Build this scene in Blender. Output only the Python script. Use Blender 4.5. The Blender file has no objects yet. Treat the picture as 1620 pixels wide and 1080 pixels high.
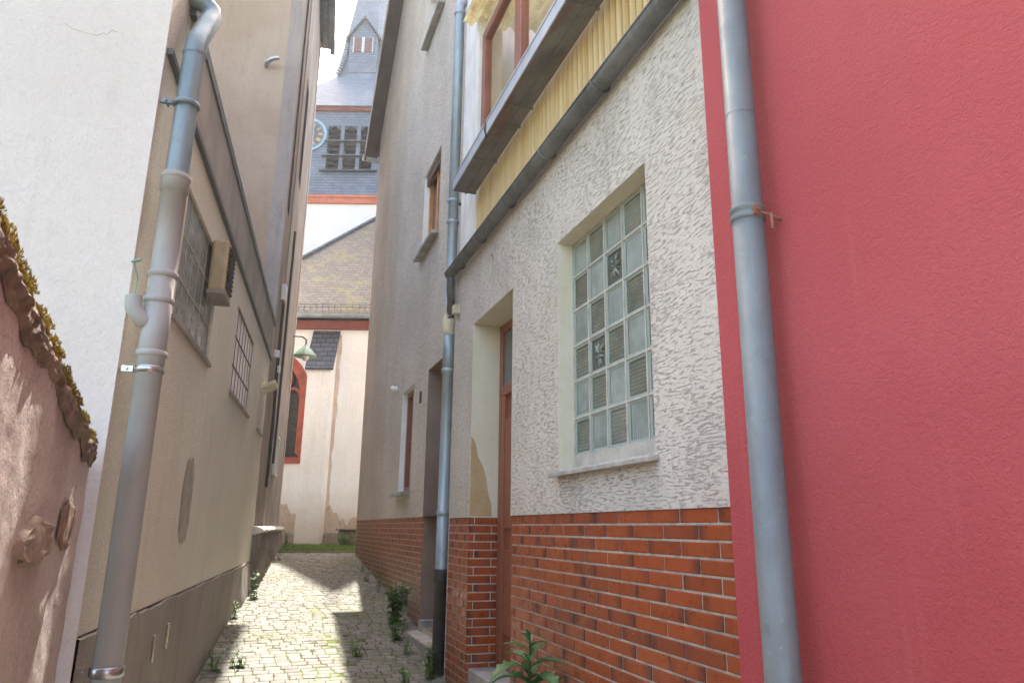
import bpy, math, random
from math import sin, cos, pi, radians, sqrt
from mathutils import Vector, Matrix, noise

random.seed(11)
S = bpy.context.scene
C = S.collection
EYE = 1.65
A1, A2 = -0.330415, -0.240556          # azimuths of the right and the left side of the lane

# ---------------------------------------------------------------- frames
class Frame:
    def __init__(s, az):
        s.az = az
        s.D = Vector((sin(az), cos(az), 0)); s.N = Vector((cos(az), -sin(az), 0))
        s.rot = pi/2 - az
    def w(s, u, d, z): return s.D*u + s.N*d + Vector((0, 0, z))
    def loc(s, p, b): return (p[0]-b[0], -(p[1]-b[1]), p[2]-b[2])
class World(Frame):
    def __init__(s): s.rot = 0
    def w(s, x, y, z): return Vector((x, y, z))
    def loc(s, p, b): return (p[0]-b[0], p[1]-b[1], p[2]-b[2])
FR, FL, FW = Frame(A1), Frame(A2), World()
INFO = {}

def gz(u):
    K = [(-60, -1.2), (0, -.12), (6.4, .5), (8.4, .75), (12.9, 1.2), (15, 1.27), (20, 1.32), (90, 1.4)]
    for (a, b), (c, d) in zip(K, K[1:]):
        if u <= c: return b+(d-b)*(u-a)/(c-a)
    return 1.4
def gzw(x, y): return gz(x*sin(A1)+y*cos(A1))

def thing(name, label, cat, fr, base, group=None):
    o = bpy.data.objects.new(name, None); C.objects.link(o)
    o.location = fr.w(*base); o.rotation_euler = (0, 0, fr.rot)
    o.empty_display_size = .2
    o['label'] = label; o['category'] = cat
    if group: o['group'] = group
    INFO[o.name] = (fr, base)
    return o

class MB:
    def __init__(s): s.v = []; s.f = []; s.mi = []; s.r = []; s.sm = []; s.uv = []
    def face(s, pts, mi=0, r=0.5, sm=False, uv=None):
        k = len(s.v); s.v += [tuple(p) for p in pts]; s.f.append(tuple(range(k, k+len(pts))))
        s.mi.append(mi); s.r.append(r); s.sm.append(sm); s.uv.append(uv)
    def mesh(s, vs, fs, mi=0, r=0.5, sm=False):
        k = len(s.v); s.v += [tuple(p) for p in vs]
        for f in fs: s.f.append(tuple(i+k for i in f)); s.mi.append(mi); s.r.append(r); s.sm.append(sm); s.uv.append(None)
    def box(s, a, b, c, d, e, f, mi=0, r=0.5):
        V = [(a, c, e), (b, c, e), (b, d, e), (a, d, e), (a, c, f), (b, c, f), (b, d, f), (a, d, f)]
        s.mesh(V, [(0, 3, 2, 1), (4, 5, 6, 7), (0, 1, 5, 4), (1, 2, 6, 5), (2, 3, 7, 6), (3, 0, 4, 7)], mi, r)
    def prism(s, poly, off, mi=0):
        n = len(poly); V = [tuple(p) for p in poly]+[tuple(Vector(p)+Vector(off)) for p in poly]
        F = [tuple(range(n)), tuple(range(2*n-1, n-1, -1))]+[(i, (i+1) % n, (i+1) % n+n, i+n) for i in range(n)]
        s.mesh(V, F, mi)
    def tube(s, path, rad, n=16, mi=0, caps=True, sm=True):
        P = [Vector(p) for p in path]; R = rad if isinstance(rad, (list, tuple)) else [rad]*len(P)
        rings = []; prev = None
        for i, p in enumerate(P):
            t = (P[min(i+1, len(P)-1)]-P[max(i-1, 0)]).normalized()
            if prev is None:
                a = Vector((0, 0, 1)) if abs(t.z) < .9 else Vector((1, 0, 0))
                x = t.cross(a).normalized()
            else: x = (prev-t*prev.dot(t)).normalized()
            prev = x; y = t.cross(x)
            rings.append([p+(x*cos(2*pi*k/n)+y*sin(2*pi*k/n))*R[i] for k in range(n)])
        V = [v for r in rings for v in r]
        F = [(i*n+k, i*n+(k+1) % n, (i+1)*n+(k+1) % n, (i+1)*n+k) for i in range(len(P)-1) for k in range(n)]
        s.mesh(V, F, mi, .5, sm)
        if caps:
            s.mesh(rings[0], [tuple(range(n))[::-1]], mi); s.mesh(rings[-1], [tuple(range(n))], mi)
    def grid(s, fn, nu, nv, mi=0, sm=True):
        V = [fn(i/nu, j/nv) for j in range(nv+1) for i in range(nu+1)]
        F = [(j*(nu+1)+i, j*(nu+1)+i+1, (j+1)*(nu+1)+i+1, (j+1)*(nu+1)+i) for j in range(nv) for i in range(nu)]
        s.mesh(V, F, mi, .5, sm)

def part(name, mb, mats, parent=None, fr=None, base=None, bevel=0, recalc=True, label=None, autosm=False):
    if parent is not None: fr, base = INFO[parent.name]
    if not isinstance(mats, (list, tuple)): mats = [mats]
    me = bpy.data.meshes.new(name)
    me.from_pydata([fr.loc(p, base) for p in mb.v], [], mb.f)
    for m in mats: me.materials.append(m)
    uvl = me.uv_layers.new(name='UV'); at = me.attributes.new('rnd', 'FLOAT', 'FACE')
    me.update()
    for i, p in enumerate(me.polygons):
        p.material_index = mb.mi[i]; p.use_smooth = mb.sm[i]; at.data[i].value = mb.r[i]
        n = p.normal
        if mb.uv[i] is not None:
            for k, li in enumerate(p.loop_indices): uvl.data[li].uv = mb.uv[i][k]
            continue
        if abs(n.z) > .95: t = Vector((1, 0, 0)); b = Vector((0, 1, 0))
        else:
            t = Vector((0, 0, 1)).cross(n).normalized(); b = n.cross(t)
            if b.z < 0: b = -b
        for li in p.loop_indices:
            co = me.vertices[me.loops[li].vertex_index].co
            uvl.data[li].uv = (co.dot(t), co.dot(b))
    if recalc:
        import bmesh
        bm = bmesh.new(); bm.from_mesh(me)
        bmesh.ops.remove_doubles(bm, verts=bm.verts, dist=1e-5)
        bmesh.ops.recalc_face_normals(bm, faces=bm.faces); bm.to_mesh(me); bm.free()
    o = bpy.data.objects.new(name, me); C.objects.link(o)
    if parent is not None: o.parent = parent
    else: o.location = fr.w(*base); o.rotation_euler = (0, 0, fr.rot)
    if bevel:
        b = o.modifiers.new('bevel', 'BEVEL'); b.width = bevel; b.segments = 2; b.limit_method = 'ANGLE'; b.angle_limit = radians(40)
    if label: o['label'] = label
    INFO[o.name] = (fr, base)
    return o
def tag(o, label, cat, group=None):
    o['label'] = label; o['category'] = cat
    if group: o['group'] = group
    return o

def wall(mb, u0, u1, z0, z1, d, holes, mi=0):
    """sheet at constant d with rectangular holes (ua,ub,za,zb,depth) and their reveals; depth goes into +sign"""
    us = sorted({u0, u1} | {h[0] for h in holes} | {h[1] for h in holes}); zs = sorted({z0, z1} | {h[2] for h in holes} | {h[3] for h in holes})
    us = [u for u in us if u0 <= u <= u1]; zs = [z for z in zs if z0 <= z <= z1]
    for a, b in zip(us, us[1:]):
        for c, e in zip(zs, zs[1:]):
            m, n = (a+b)/2, (c+e)/2
            if any(h[0] < m < h[1] and h[2] < n < h[3] for h in holes): continue
            mb.face([(a, d, c), (b, d, c), (b, d, e), (a, d, e)], mi)
    for h in holes:
        a, b, c, e, dp = h[:5]; m2 = h[5] if len(h) > 5 else mi
        D = d+dp
        mb.face([(a, d, c), (a, D, c), (a, D, e), (a, d, e)], m2)
        mb.face([(b, d, c), (b, D, c), (b, D, e), (b, d, e)], m2)
        mb.face([(a, d, e), (b, d, e), (b, D, e), (a, D, e)], m2)
        mb.face([(a, d, c), (b, d, c), (b, D, c), (a, D, c)], m2)

# ---------------------------------------------------------------- materials
class N:
    def __init__(s, name):
        s.m = bpy.data.materials.new(name); s.m.use_nodes = True; s.t = s.m.node_tree; s.n = s.t.nodes; s.l = s.t.links
        s.b = s.n['Principled BSDF']
    def add(s, typ, **kw):
        o = s.n.new(typ)
        for k, v in kw.items():
            if k.startswith('i_'): 
                key = k[2:]; key = int(key) if key.isdigit() else key.replace('_', ' ')
                s.set(o.inputs[key], v)
            else: setattr(o, k, v)
        return o
    def set(s, inp, v):
        if hasattr(v, 'links') or isinstance(v, bpy.types.NodeSocket): s.l.new(v, inp)
        else: inp.default_value = v
    def coord(s, scale=(1, 1, 1), which='Object'):
        c = s.add('ShaderNodeTexCoord'); m = s.add('ShaderNodeMapping'); s.l.new(c.outputs[which], m.inputs[0]); m.inputs['Scale'].default_value = scale
        return m.outputs[0]
    def noise(s, scale=5, detail=4, rough=.6, vec=None, dist=0, stretch=None):
        o = s.add('ShaderNodeTexNoise'); o.inputs['Scale'].default_value = scale; o.inputs['Detail'].default_value = detail; o.inputs['Roughness'].default_value = rough
        o.inputs['Distortion'].default_value = dist
        s.l.new(vec if vec is not None else s.coord(stretch or (1, 1, 1)), o.inputs['Vector']); return o.outputs['Fac']
    def vor(s, scale, feature='F1', stretch=(1, 1, 1), out='Distance', rnd=1):
        o = s.add('ShaderNodeTexVoronoi', feature=feature); o.inputs['Scale'].default_value = scale; o.inputs['Randomness'].default_value = rnd
        s.l.new(s.coord(stretch), o.inputs['Vector']); return o.outputs[out]
    def ramp(s, f, a, b, c0=0., c1=1.):
        o = s.add('ShaderNodeMapRange', interpolation_type='SMOOTHSTEP'); s.l.new(f, o.inputs[0])
        for i, v in zip((1, 2, 3, 4), (a, b, c0, c1)): o.inputs[i].default_value = v
        return o.outputs[0]
    def math(s, op, a, b=0.):
        o = s.add('ShaderNodeMath', operation=op); s.set(o.inputs[0], a); s.set(o.inputs[1], b); return o.outputs[0]
    def mix(s, f, a, b, mode='MIX'):
        o = s.add('ShaderNodeMix', data_type='RGBA', blend_type=mode); s.set(o.inputs[0], f)
        for i, v in ((6, a), (7, b)): s.set(o.inputs[i], (*v, 1) if isinstance(v, tuple) and len(v) == 3 else v)
        return o.outputs[2]
    def z(s, which='Object'):
        c = s.add('ShaderNodeTexCoord'); x = s.add('ShaderNodeSeparateXYZ'); s.l.new(c.outputs[which], x.inputs[0]); return x.outputs
    def attr(s, name='rnd'):
        return s.add('ShaderNodeAttribute', attribute_name=name).outputs['Fac']
    def bump(s, h, strength=.5, dist=.01, prev=None):
        o = s.add('ShaderNodeBump'); o.inputs['Strength'].default_value = strength; o.inputs['Distance'].default_value = dist
        s.l.new(h, o.inputs['Height'])
        if prev is not None: s.l.new(prev, o.inputs['Normal'])
        return o.outputs[0]
    def done(s, col, rough=.9, nrm=None, metal=0., spec=.3):
        s.set(s.b.inputs['Base Color'], (*col, 1) if isinstance(col, tuple) and len(col) == 3 else col)
        s.set(s.b.inputs['Roughness'], rough); s.set(s.b.inputs['Metallic'], metal); s.b.inputs['Specular IOR Level'].default_value = spec
        if nrm is not None: s.l.new(nrm, s.b.inputs['Normal'])
        return s.m

def m_plain(name, col, var=.25, scale=6, rough=.6, bump=.2, bs=60, metal=0, dirt=None, spec=.4, bdist=.004):
    n = N(name)
    f = n.noise(scale, 5); d = tuple(c*(1-var) for c in col)
    c = n.mix(n.ramp(f, .3, .7), d, tuple(min(1, x*(1+var*.4)) for x in col))
    if dirt: c = n.mix(n.ramp(n.noise(scale*.7, 6, .7, stretch=(1, 1, .3)), .5, .72, 0, .75), c, dirt)
    return n.done(c, rough, n.bump(n.noise(bs, 5, .7), bump, bdist), metal, spec)

def m_stucco(name, col, col2, grain=120, bump=.5, big=1.2, streak=.25, streakcol=(.2, .17, .14), basecol=None, basez=(0, 1), pits=0, gdist=.006, spk=.55):
    n = N(name)
    c = n.mix(n.ramp(n.noise(big, 6, .6), .35, .68), col, col2)
    st = n.noise(1, 9, .78, stretch=(9, 9, .9))
    c = n.mix(n.ramp(st, .50, .72, 0, streak), c, streakcol)
    g = n.noise(grain, 5, .8)
    c = n.mix(n.ramp(g, .36, .52, spk, 0), c, tuple(x*.5 for x in col))
    c = n.mix(n.ramp(n.noise(14, 6, .8), .5, .75, 0, .28), c, tuple(x*.72 for x in col))
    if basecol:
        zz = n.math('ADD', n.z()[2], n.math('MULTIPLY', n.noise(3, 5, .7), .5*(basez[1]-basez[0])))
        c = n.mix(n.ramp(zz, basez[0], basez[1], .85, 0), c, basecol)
    nr = n.bump(n.noise(3, 4), .15, .05)
    nr = n.bump(n.noise(grain*.3, 4, .7), min(1, bump), gdist*2.2, nr)
    nr = n.bump(g, min(1, bump*1.4), gdist*1.6, nr)
    if pits:
        v = n.vor(max(grain, 38), stretch=(1, 1, 1)); nr = n.bump(v, pits, .006, nr)
        c = n.mix(n.ramp(v, .0, .3, .5, 0), c, tuple(x*.4 for x in col))
    return n.done(c, .95, nr, 0, .15)

def m_scratch():
    """trowelled roughcast with short level grooves"""
    n = N('scratched_roughcast')
    base = n.mix(n.ramp(n.noise(1.1, 5), .35, .7), (.68, .61, .545), (.78, .715, .645))
    w = n.add('ShaderNodeTexCoord').outputs['UV']
    mp = n.add('ShaderNodeMapping'); n.l.new(w, mp.inputs[0]); mp.inputs['Scale'].default_value = (18, 112, 1)
    # gentle warping so the grooves curl
    wn = n.add('ShaderNodeTexNoise'); wn.inputs['Scale'].default_value = 6; n.l.new(w, wn.inputs['Vector'])
    va = n.add('ShaderNodeVectorMath', operation='MULTIPLY_ADD'); n.l.new(wn.outputs['Color'], va.inputs[0]); va.inputs[1].default_value = (1.5, 1.6, 0); n.l.new(mp.outputs[0], va.inputs[2])
    a = n.noise(1, 4, .62, vec=va.outputs[0])
    patch = n.noise(2.6, 3)
    thr = n.math('ADD', a, n.math('MULTIPLY', n.math('SUBTRACT', patch, .5), .22))
    gr = n.ramp(thr, .57, .61)
    g = n.noise(150, 4, .7); g2 = n.noise(36, 4, .65)
    c = n.mix(n.math('MULTIPLY', gr, .42), base, (.30, .24, .20))  # shade of the grooves painted into the colour
    c = n.mix(n.ramp(g, .28, .5, .4, 0), c, (.34, .28, .24))
    c = n.mix(n.ramp(n.noise(1, 5, .65, stretch=(6, 6, .5)), .52, .8, 0, .25), c, (.36, .3, .25))
    nr = n.bump(g2, .6, .018)
    nr = n.bump(g, .8, .01, nr)
    nr = n.bump(n.math('SUBTRACT', 1., n.ramp(thr, .53, .62)), .8, .012, nr)
    return n.done(c, .95, nr, 0, .12)

def m_tile():
    n = N('glazed_clinker_tile')
    r = n.attr(); uv = n.z('UV')
    a = n.ramp(uv[0], .0, .3, 1, 0); b = n.ramp(uv[0], .7, 1, 0, 1)
    ra = n.ramp(r, .35, .9); rb = n.ramp(n.math('FRACT', n.math('MULTIPLY', r, 7.3)), .3, .9)
    end = n.math('MAXIMUM', n.math('MULTIPLY', a, ra), n.math('MULTIPLY', b, rb))
    end = n.math('ADD', end, n.math('MULTIPLY', n.ramp(n.noise(14, 4), .5, .75), .45))
    base = n.mix(n.math('FRACT', n.math('MULTIPLY', r, 3.7)), (.35, .072, .018), (.26, .053, .016))
    base = n.mix(n.ramp(n.math('FRACT', n.math('MULTIPLY', r, 13.1)), .9, 1, 0, .6), base, (.17, .04, .022))
    c = n.mix(n.math('MINIMUM', n.math('MULTIPLY', end, .8), .9), base, (.075, .022, .018))
    c = n.mix(n.ramp(n.noise(1, 5, .7, stretch=(9, 9, 1.2)), .58, .85, 0, .3), c, (.3, .25, .2))
    zz = n.math('ADD', n.z()[2], n.math('MULTIPLY', n.noise(6, 5, .7), -.5))
    c = n.mix(n.ramp(zz, -.25, .45, .55, 0), c, (.20, .15, .11))
    c = n.mix(n.ramp(n.noise(55, 5, .8), .66, .72, 0, .5), c, (.5, .42, .35))
    return n.done(c, n.ramp(n.noise(12, 5, .7), .3, .7, .22, .6), n.bump(n.noise(80, 3), .25, .003, n.bump(n.noise(9, 3), .25, .006)), 0, .5)

def m_slate(name, c1, c2, w=.28, h=.16, moss=None, mort=.012, bump=.8, light=None):
    n = N(name)
    uv = n.add('ShaderNodeTexCoord').outputs['UV']
    wn = n.add('ShaderNodeTexNoise'); wn.inputs['Scale'].default_value = 3; n.l.new(uv, wn.inputs['Vector'])
    va = n.add('ShaderNodeVectorMath', operation='MULTIPLY_ADD'); n.l.new(wn.outputs['Color'], va.inputs[0]); va.inputs[1].default_value = (.05, .06, 0); n.l.new(uv, va.inputs[2])
    b = n.add('ShaderNodeTexBrick'); n.l.new(va.outputs[0], b.inputs['Vector'])
    b.inputs['Scale'].default_value = 1; b.inputs['Brick Width'].default_value = w; b.inputs['Row Height'].default_value = h
    b.inputs['Mortar Size'].default_value = mort; b.inputs['Mortar Smooth'].default_value = .6; b.inputs['Bias'].default_value = 0
    b.inputs['Color1'].default_value = (*c1, 1); b.inputs['Color2'].default_value = (*c2, 1); b.inputs['Mortar'].default_value = (*[x*.3 for x in c1], 1)
    c = b.outputs['Color']
    # each row laps over the next: height ramps down the slate
    y = n.z('UV')[1]
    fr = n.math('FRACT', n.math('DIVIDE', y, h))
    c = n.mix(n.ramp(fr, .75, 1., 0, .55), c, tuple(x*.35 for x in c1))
    c = n.mix(n.ramp(n.noise(.9, 5, .65), .5, .75, 0, .5), c, light or tuple(min(1, x*1.5) for x in c2))
    if moss:
        mf = n.noise(1.6, 7, .75)
        c = n.mix(n.ramp(n.noise(7, 6, .7), .53, .64, 0, .8), c, (.13, .115, .105))
        c = n.mix(n.ramp(mf, .50, .62, 0, .85), c, moss)
        c = n.mix(n.ramp(n.noise(2.6, 7, .75), .57, .66, 0, .8), c, (.16, .10, .035))
    hh = n.math('SUBTRACT', 1., fr)
    nr = n.bump(hh, bump, .03); nr = n.bump(n.math('SUBTRACT', 1., b.outputs['Fac']), bump, .015, nr)
    return n.done(c, .55, nr, 0, .4)

def m_zinc(name, col, dark, rust=False, rough=.42, metal=.35):
    n = N(name)
    c = n.mix(n.ramp(n.noise(3, 6, .7, stretch=(1, 1, .35)), .35, .7), col, dark)
    c = n.mix(n.ramp(n.noise(40, 4, .7), .6, .75, 0, .5), c, tuple(min(1, x*1.6) for x in col))
    c = n.mix(n.ramp(n.noise(1, 7, .8, stretch=(30, 30, 1.5)), .55, .72, 0, .35), c, tuple(min(1, x*1.5) for x in col))
    c = n.mix(n.ramp(n.noise(5, 7, .8), .56, .66, 0, .4), c, tuple(x*.6 for x in dark))
    if rust: c = n.mix(n.ramp(n.noise(2.2, 6, .75, stretch=(.6, 3, 3)), .5, .62, 0, .8), c, (.17, .085, .045))
    return n.done(c, n.ramp(n.noise(9), .3, .7, rough-.08, rough+.15), n.bump(n.noise(25, 4), .12, .01), metal, .5)

M = {}
M['scratch'] = m_scratch()
M['pebble'] = m_stucco('pebbledash', (.66, .585, .51), (.80, .72, .64), 24, 1.0, .8, .3, (.42, .35, .29), (.46, .385, .32), (-.6, 1.6), pits=.9, gdist=.02)
M['pebble_a'] = m_stucco('pebbledash_light', (.72, .65, .57), (.80, .73, .65), 30, 1.0, 1.2, .2, (.4, .34, .28), pits=.9, gdist=.02)
M['pebble_brown'] = m_stucco('pebbledash_brown', (.33, .235, .19), (.42, .31, .26), 100, .8, 1.2, .2, pits=.6)
M['cream'] = m_stucco('cream_reveal', (.68, .63, .50), (.74, .70, .58), 170, .25, 1.5, .2, (.38, .33, .24))
M['ochre'] = m_stucco('bare_ochre_plaster', (.50, .35, .19), (.56, .41, .25), 120, .4, 3, .2)
M['tile'] = m_tile()
M['mortar'] = m_plain('grey_mortar', (.56, .51, .44), .25, 20, .95, .4, 200)
M['red'] = None
M['door'] = None
M['beige'] = m_stucco('beige_render', (.74, .68, .575), (.82, .77, .675), 75, .9, .7, .4, (.48, .41, .32))
M['grime'] = m_stucco('grey_plinth_render', (.29, .255, .225), (.38, .34, .30), 140, .4, .8, .55, (.11, .09, .07), (.09, .10, .06), (-.3, .5))
M['white'] = m_stucco('white_render', (.74, .70, .67), (.80, .77, .745), 70, .5, .6, .15, (.5, .45, .38), spk=.14)
M['whitepaint'] = m_plain('white_paint', (.82, .81, .78), .12, 3, .6, .15, 60, dirt=(.5, .47, .42))
M['pink'] = m_stucco('pink_old_plaster', (.42, .345, .32), (.56, .49, .46), 60, .6, 1.6, .5, (.36, .27, .23), gdist=.006, spk=.35)
M['brown'] = m_stucco('brown_render', (.46, .33, .235), (.54, .415, .31), 120, .4, .6, .25, (.22, .17, .13))
M['church'] = m_stucco('limewashed_wall', (.82, .82, .82), (.90, .90, .90), 30, .5, .7, .4, (.62, .53, .46), (.60, .50, .42), (.4, 1.7), spk=.2)
M['church_bare'] = m_stucco('bare_church_plaster', (.50, .38, .29), (.66, .54, .45), 50, .6, 1.6, .3)
M['slate'] = m_slate('blue_slate', (.125, .145, .19), (.165, .185, .235), .19, .10, mort=.005, bump=.5)
M['slate_spire'] = m_slate('spire_slate', (.145, .165, .21), (.185, .21, .26), .18, .10, mort=.005, bump=.5)
M['slate_pale_lit'] = m_slate('pale_lit_slate', (.46, .48, .53), (.56, .58, .62), .18, .10, mort=.005, bump=.5)  # lighter copy of the spire slate, paints one facet as lit
M['slate_moss'] = m_slate('mossy_slate', (.045, .044, .042), (.08, .076, .072), .20, .115, moss=(.11, .11, .03))
M['slate_dark'] = m_slate('dark_slate_cap', (.07, .08, .10), (.11, .12, .145), .2, .13)
M['terracotta'] = m_plain('terracotta_cornice', (.52, .16, .09), .2, 4, .7)
M['oxblood'] = m_plain('oxblood_band', (.21, .06, .045), .25, 4, .7)
M['redstone'] = m_plain('red_sandstone', (.38, .10, .065), .3, 5, .85, .3, 40)
M['zinc'] = m_zinc('zinc', (.36, .42, .46), (.25, .30, .335))
M['zinc_left'] = m_zinc('blue_grey_zinc', (.22, .275, .30), (.14, .18, .205))
M['zinc_right'] = m_zinc('mid_grey_zinc', (.20, .225, .235), (.145, .165, .175), rough=.52, metal=.2)
M['plastic'] = m_plain('grey_pvc', (.37, .385, .39), .12, 2.5, .5, .1, 20, dirt=(.30, .27, .25))
M['zinc_rust'] = m_zinc('rusted_zinc_underside', (.20, .19, .19), (.10, .095, .09), rust=True, rough=.6, metal=.2)
M['zinc_rim'] = m_zinc('pale_zinc_face', (.52, .56, .64), (.38, .42, .5), rough=.45, metal=.2)
M['zinc_dark'] = m_zinc('dark_zinc_gutter', (.19, .195, .20), (.085, .088, .092), rough=.5, metal=.3)
M['iron'] = m_plain('black_cast_iron', (.045, .04, .038), .3, 8, .55, .3, 50)
M['steel'] = m_plain('bright_steel', (.5, .5, .5), .2, 20, .3, .1, 60, metal=.9)
M['copper'] = m_plain('green_copper_pipe', (.22, .36, .28), .3, 20, .6)
M['gwood'] = m_plain('orange_varnished_wood', (.50, .19, .05), .3, 5, .35, .2, 30)
M['redwood'] = m_plain('red_brown_painted_wood', (.27, .085, .06), .2, 4, .35, .15, 30)
M['brownframe'] = m_plain('dark_brown_frame', (.13, .075, .055), .2, 6, .5)
M['dark'] = m_plain('dark_interior', (.02, .02, .022), .2, 3, .9, .0)
M['darkwood'] = m_plain('dark_stained_boards', (.055, .035, .04), .3, 4, .6)
M['fascia'] = m_plain('grey_fascia_board', (.31, .275, .25), .25, 2, .75, .3, 30, dirt=(.12, .10, .09))
M['edge'] = m_plain('metal_drip_edge', (.10, .105, .11), .2, 5, .5, metal=.3)
M['greenmetal'] = m_plain('pale_green_enamel', (.20, .32, .24), .2, 8, .4)
M['stone'] = m_plain('weathered_stone', (.34, .27, .22), .4, 9, .9, .8, 40, bdist=.01)
M['darkstone'] = m_plain('dark_rubble', (.23, .18, .135), .6, 9, .9, .9, 30, bdist=.02)
M['paleledge'] = m_plain('pale_stone_ledge', (.62, .58, .52), .3, 6, .9, .6, 30, dirt=(.3, .26, .22), bdist=.02)
M['concrete'] = m_plain('concrete', (.40, .38, .35), .3, 7, .9, .5, 60, dirt=(.2, .17, .13))
M['gold'] = m_plain('gold_leaf', (.60, .36, .06), .15, 8, .4)
M['clockblue'] = m_plain('pale_blue_clock_ring', (.25, .40, .50), .15, 8, .5)
M['louvre'] = m_plain('dark_louvre_boards', (.05, .055, .065), .3, 5, .8)
M['clockdark'] = m_plain('dark_clock_face', (.09, .11, .16), .2, 8, .5)
M['ivory'] = m_plain('cream_plastic', (.66, .60, .44), .2, 12, .5, dirt=(.3, .24, .15))
M['whitegloss'] = m_plain('white_plastic', (.8, .8, .78), .1, 8, .4)
M['brick_old'] = m_plain('old_brick_edge', (.30, .13, .09), .4, 15, .9, .6, 40)

n = N('red_render'); g = n.noise(170, 4, .7); g2 = n.noise(60, 3)
c = n.mix(n.ramp(n.noise(.6, 5, .6), .3, .75), (.47, .078, .088), (.54, .108, .118))
c = n.mix(n.ramp(n.noise(1, 7, .75, stretch=(9, 9, .5)), .54, .8, 0, .35), c, (.62, .2, .2))
c = n.mix(n.ramp(n.noise(1.7, 6, .7), .5, .75, 0, .35), c, (.43, .065, .073))
c = n.mix(n.ramp(n.noise(22, 6, .85), .745, .77, 0, .7), c, (.75, .5, .48))
M['red'] = n.done(c, .75, n.bump(g2, .5, .012, n.bump(g, .7, .01, n.bump(n.noise(2.5, 3), .2, .05))), 0, .3)

n = N('red_brown_door_wood')
c = n.mix(n.noise(1, 5, .6, stretch=(40, 40, 1.2)), (.21, .065, .035), (.33, .12, .07))
M['door'] = n.done(c, .4, n.bump(n.noise(1, 4, .6, stretch=(90, 90, 2)), .15, .003), 0, .5)

n = N('ochre_corrugated_board')
c = n.mix(n.ramp(n.noise(1, 5, .7, stretch=(12, 12, .7)), .3, .75), (.62, .44, .20), (.72, .57, .33))
c = n.mix(n.ramp(n.noise(1, 5, .7, stretch=(20, 20, 1.1)), .56, .8, 0, .5), c, (.33, .2, .09))
rb = n.math('FRACT', n.math('MULTIPLY', n.math('ADD', n.z()[0], 10.), 14.))
c = n.mix(n.ramp(rb, .62, .80, 0, .55), c, (.30, .19, .08))  # groove shade painted as a dark stripe to deepen the ribs
M['corr'] = n.done(c, .6, n.bump(n.noise(50), .1, .003), 0, .4)

n = N('yellowed_corrugated_plastic')
c = n.mix(n.ramp(n.noise(4, 5, .7), .4, .65), (.70, .60, .33), (.42, .33, .16))
n.done(c, .5, None, 0, .3)
tr = n.add('ShaderNodeBsdfTranslucent'); n.l.new(c, tr.inputs[0]); mx = n.add('ShaderNodeMixShader'); mx.inputs[0].default_value = .5
n.l.new(n.b.outputs[0], mx.inputs[1]); n.l.new(tr.outputs[0], mx.inputs[2]); n.l.new(mx.outputs[0], n.n['Material Output'].inputs[0])
M['plastroof'] = n.m

n = N('window_glass'); n.done((.9, .95, .95), .03, None, 0, .5); n.b.inputs['Transmission Weight'].default_value = 1; n.b.inputs['IOR'].default_value = 1.2
M['glass'] = n.m
n = N('reflective_pane'); M['pane'] = n.done((.10, .12, .13), .06, n.bump(n.noise(3), .03, .02), 0, .9)
n = N('grey_wired_glass')
f = n.noise(1, 4, .6, stretch=(3, 3, 14)); c = n.mix(n.ramp(f, .3, .7), (.13, .15, .15), (.24, .26, .255))
M['wired'] = n.done(c, .22, n.bump(n.noise(14, 4), .5, .01), 0, .7)
n = N('glass_block')
c = n.mix(n.ramp(n.noise(5, 4), .3, .7), (.20, .215, .185), (.34, .355, .31))
c = n.mix(n.ramp(n.attr(), .0, 1., 0, .85), c, (.05, .06, .055))  # rib shading painted in: faces darken with the rib phase
M['gblock'] = n.done(c, .3, n.bump(n.noise(30, 3), .15, .004), 0, .25)
n = N('glass_block_rim'); M['gbrim'] = n.done((.30, .35, .32), .15, None, 0, .7)

def m_leaf(name, c1, c2, trans=.35):
    n = N(name)
    c = n.mix(n.attr(), c1, c2); c = n.mix(n.ramp(n.noise(30), .35, .7, 0, .4), c, tuple(x*.6 for x in c1))
    n.done(c, .45, None, 0, .4)
    tr = n.add('ShaderNodeBsdfTranslucent'); n.l.new(c, tr.inputs[0]); mx = n.add('ShaderNodeMixShader'); mx.inputs[0].default_value = trans
    n.l.new(n.b.outputs[0], mx.inputs[1]); n.l.new(tr.outputs[0], mx.inputs[2]); n.l.new(mx.outputs[0], n.n['Material Output'].inputs[0])
    return n.m
M['leaf'] = m_leaf('weed_leaf', (.07, .16, .03), (.14, .27, .06))
M['thistle'] = m_leaf('sow_thistle_leaf', (.065, .16, .06), (.13, .26, .10))
M['grass'] = m_leaf('grass_blade', (.12, .19, .03), (.22, .30, .05))
M['moss'] = m_leaf('yellow_moss', (.22, .16, .03), (.42, .31, .05), .2)
M['mossdark'] = m_leaf('brown_moss', (.10, .075, .02), (.2, .15, .03), .1)

# setts
n = N('worn_setts')
r = n.attr()
c = n.mix(r, (.175, .165, .14), (.255, .24, .21))
c = n.mix(n.ramp(n.noise(18, 5, .7), .4, .7, 0, .5), c, (.10, .09, .075))
c = n.mix(n.ramp(n.noise(1.1, 6, .7), .50, .68, 0, .5), c, (.13, .145, .055))
M['sett'] = n.done(c, .8, n.bump(n.noise(45, 5, .7), .6, .008), 0, .3)
n = N('mossy_joint_soil')
c = n.mix(n.ramp(n.noise(3, 6, .7), .4, .62), (.09, .078, .055), (.14, .17, .045))
M['joint'] = n.done(c, 1., n.bump(n.noise(60, 5), .8, .01), 0, .1)
n = N('ground_soil')
c = n.mix(n.ramp(n.noise(2, 7, .75), .4, .6), (.16, .14, .10), (.11, .14, .05))
M['soil'] = n.done(c, 1., n.bump(n.noise(30, 5), .8, .02), 0, .1)

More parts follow.
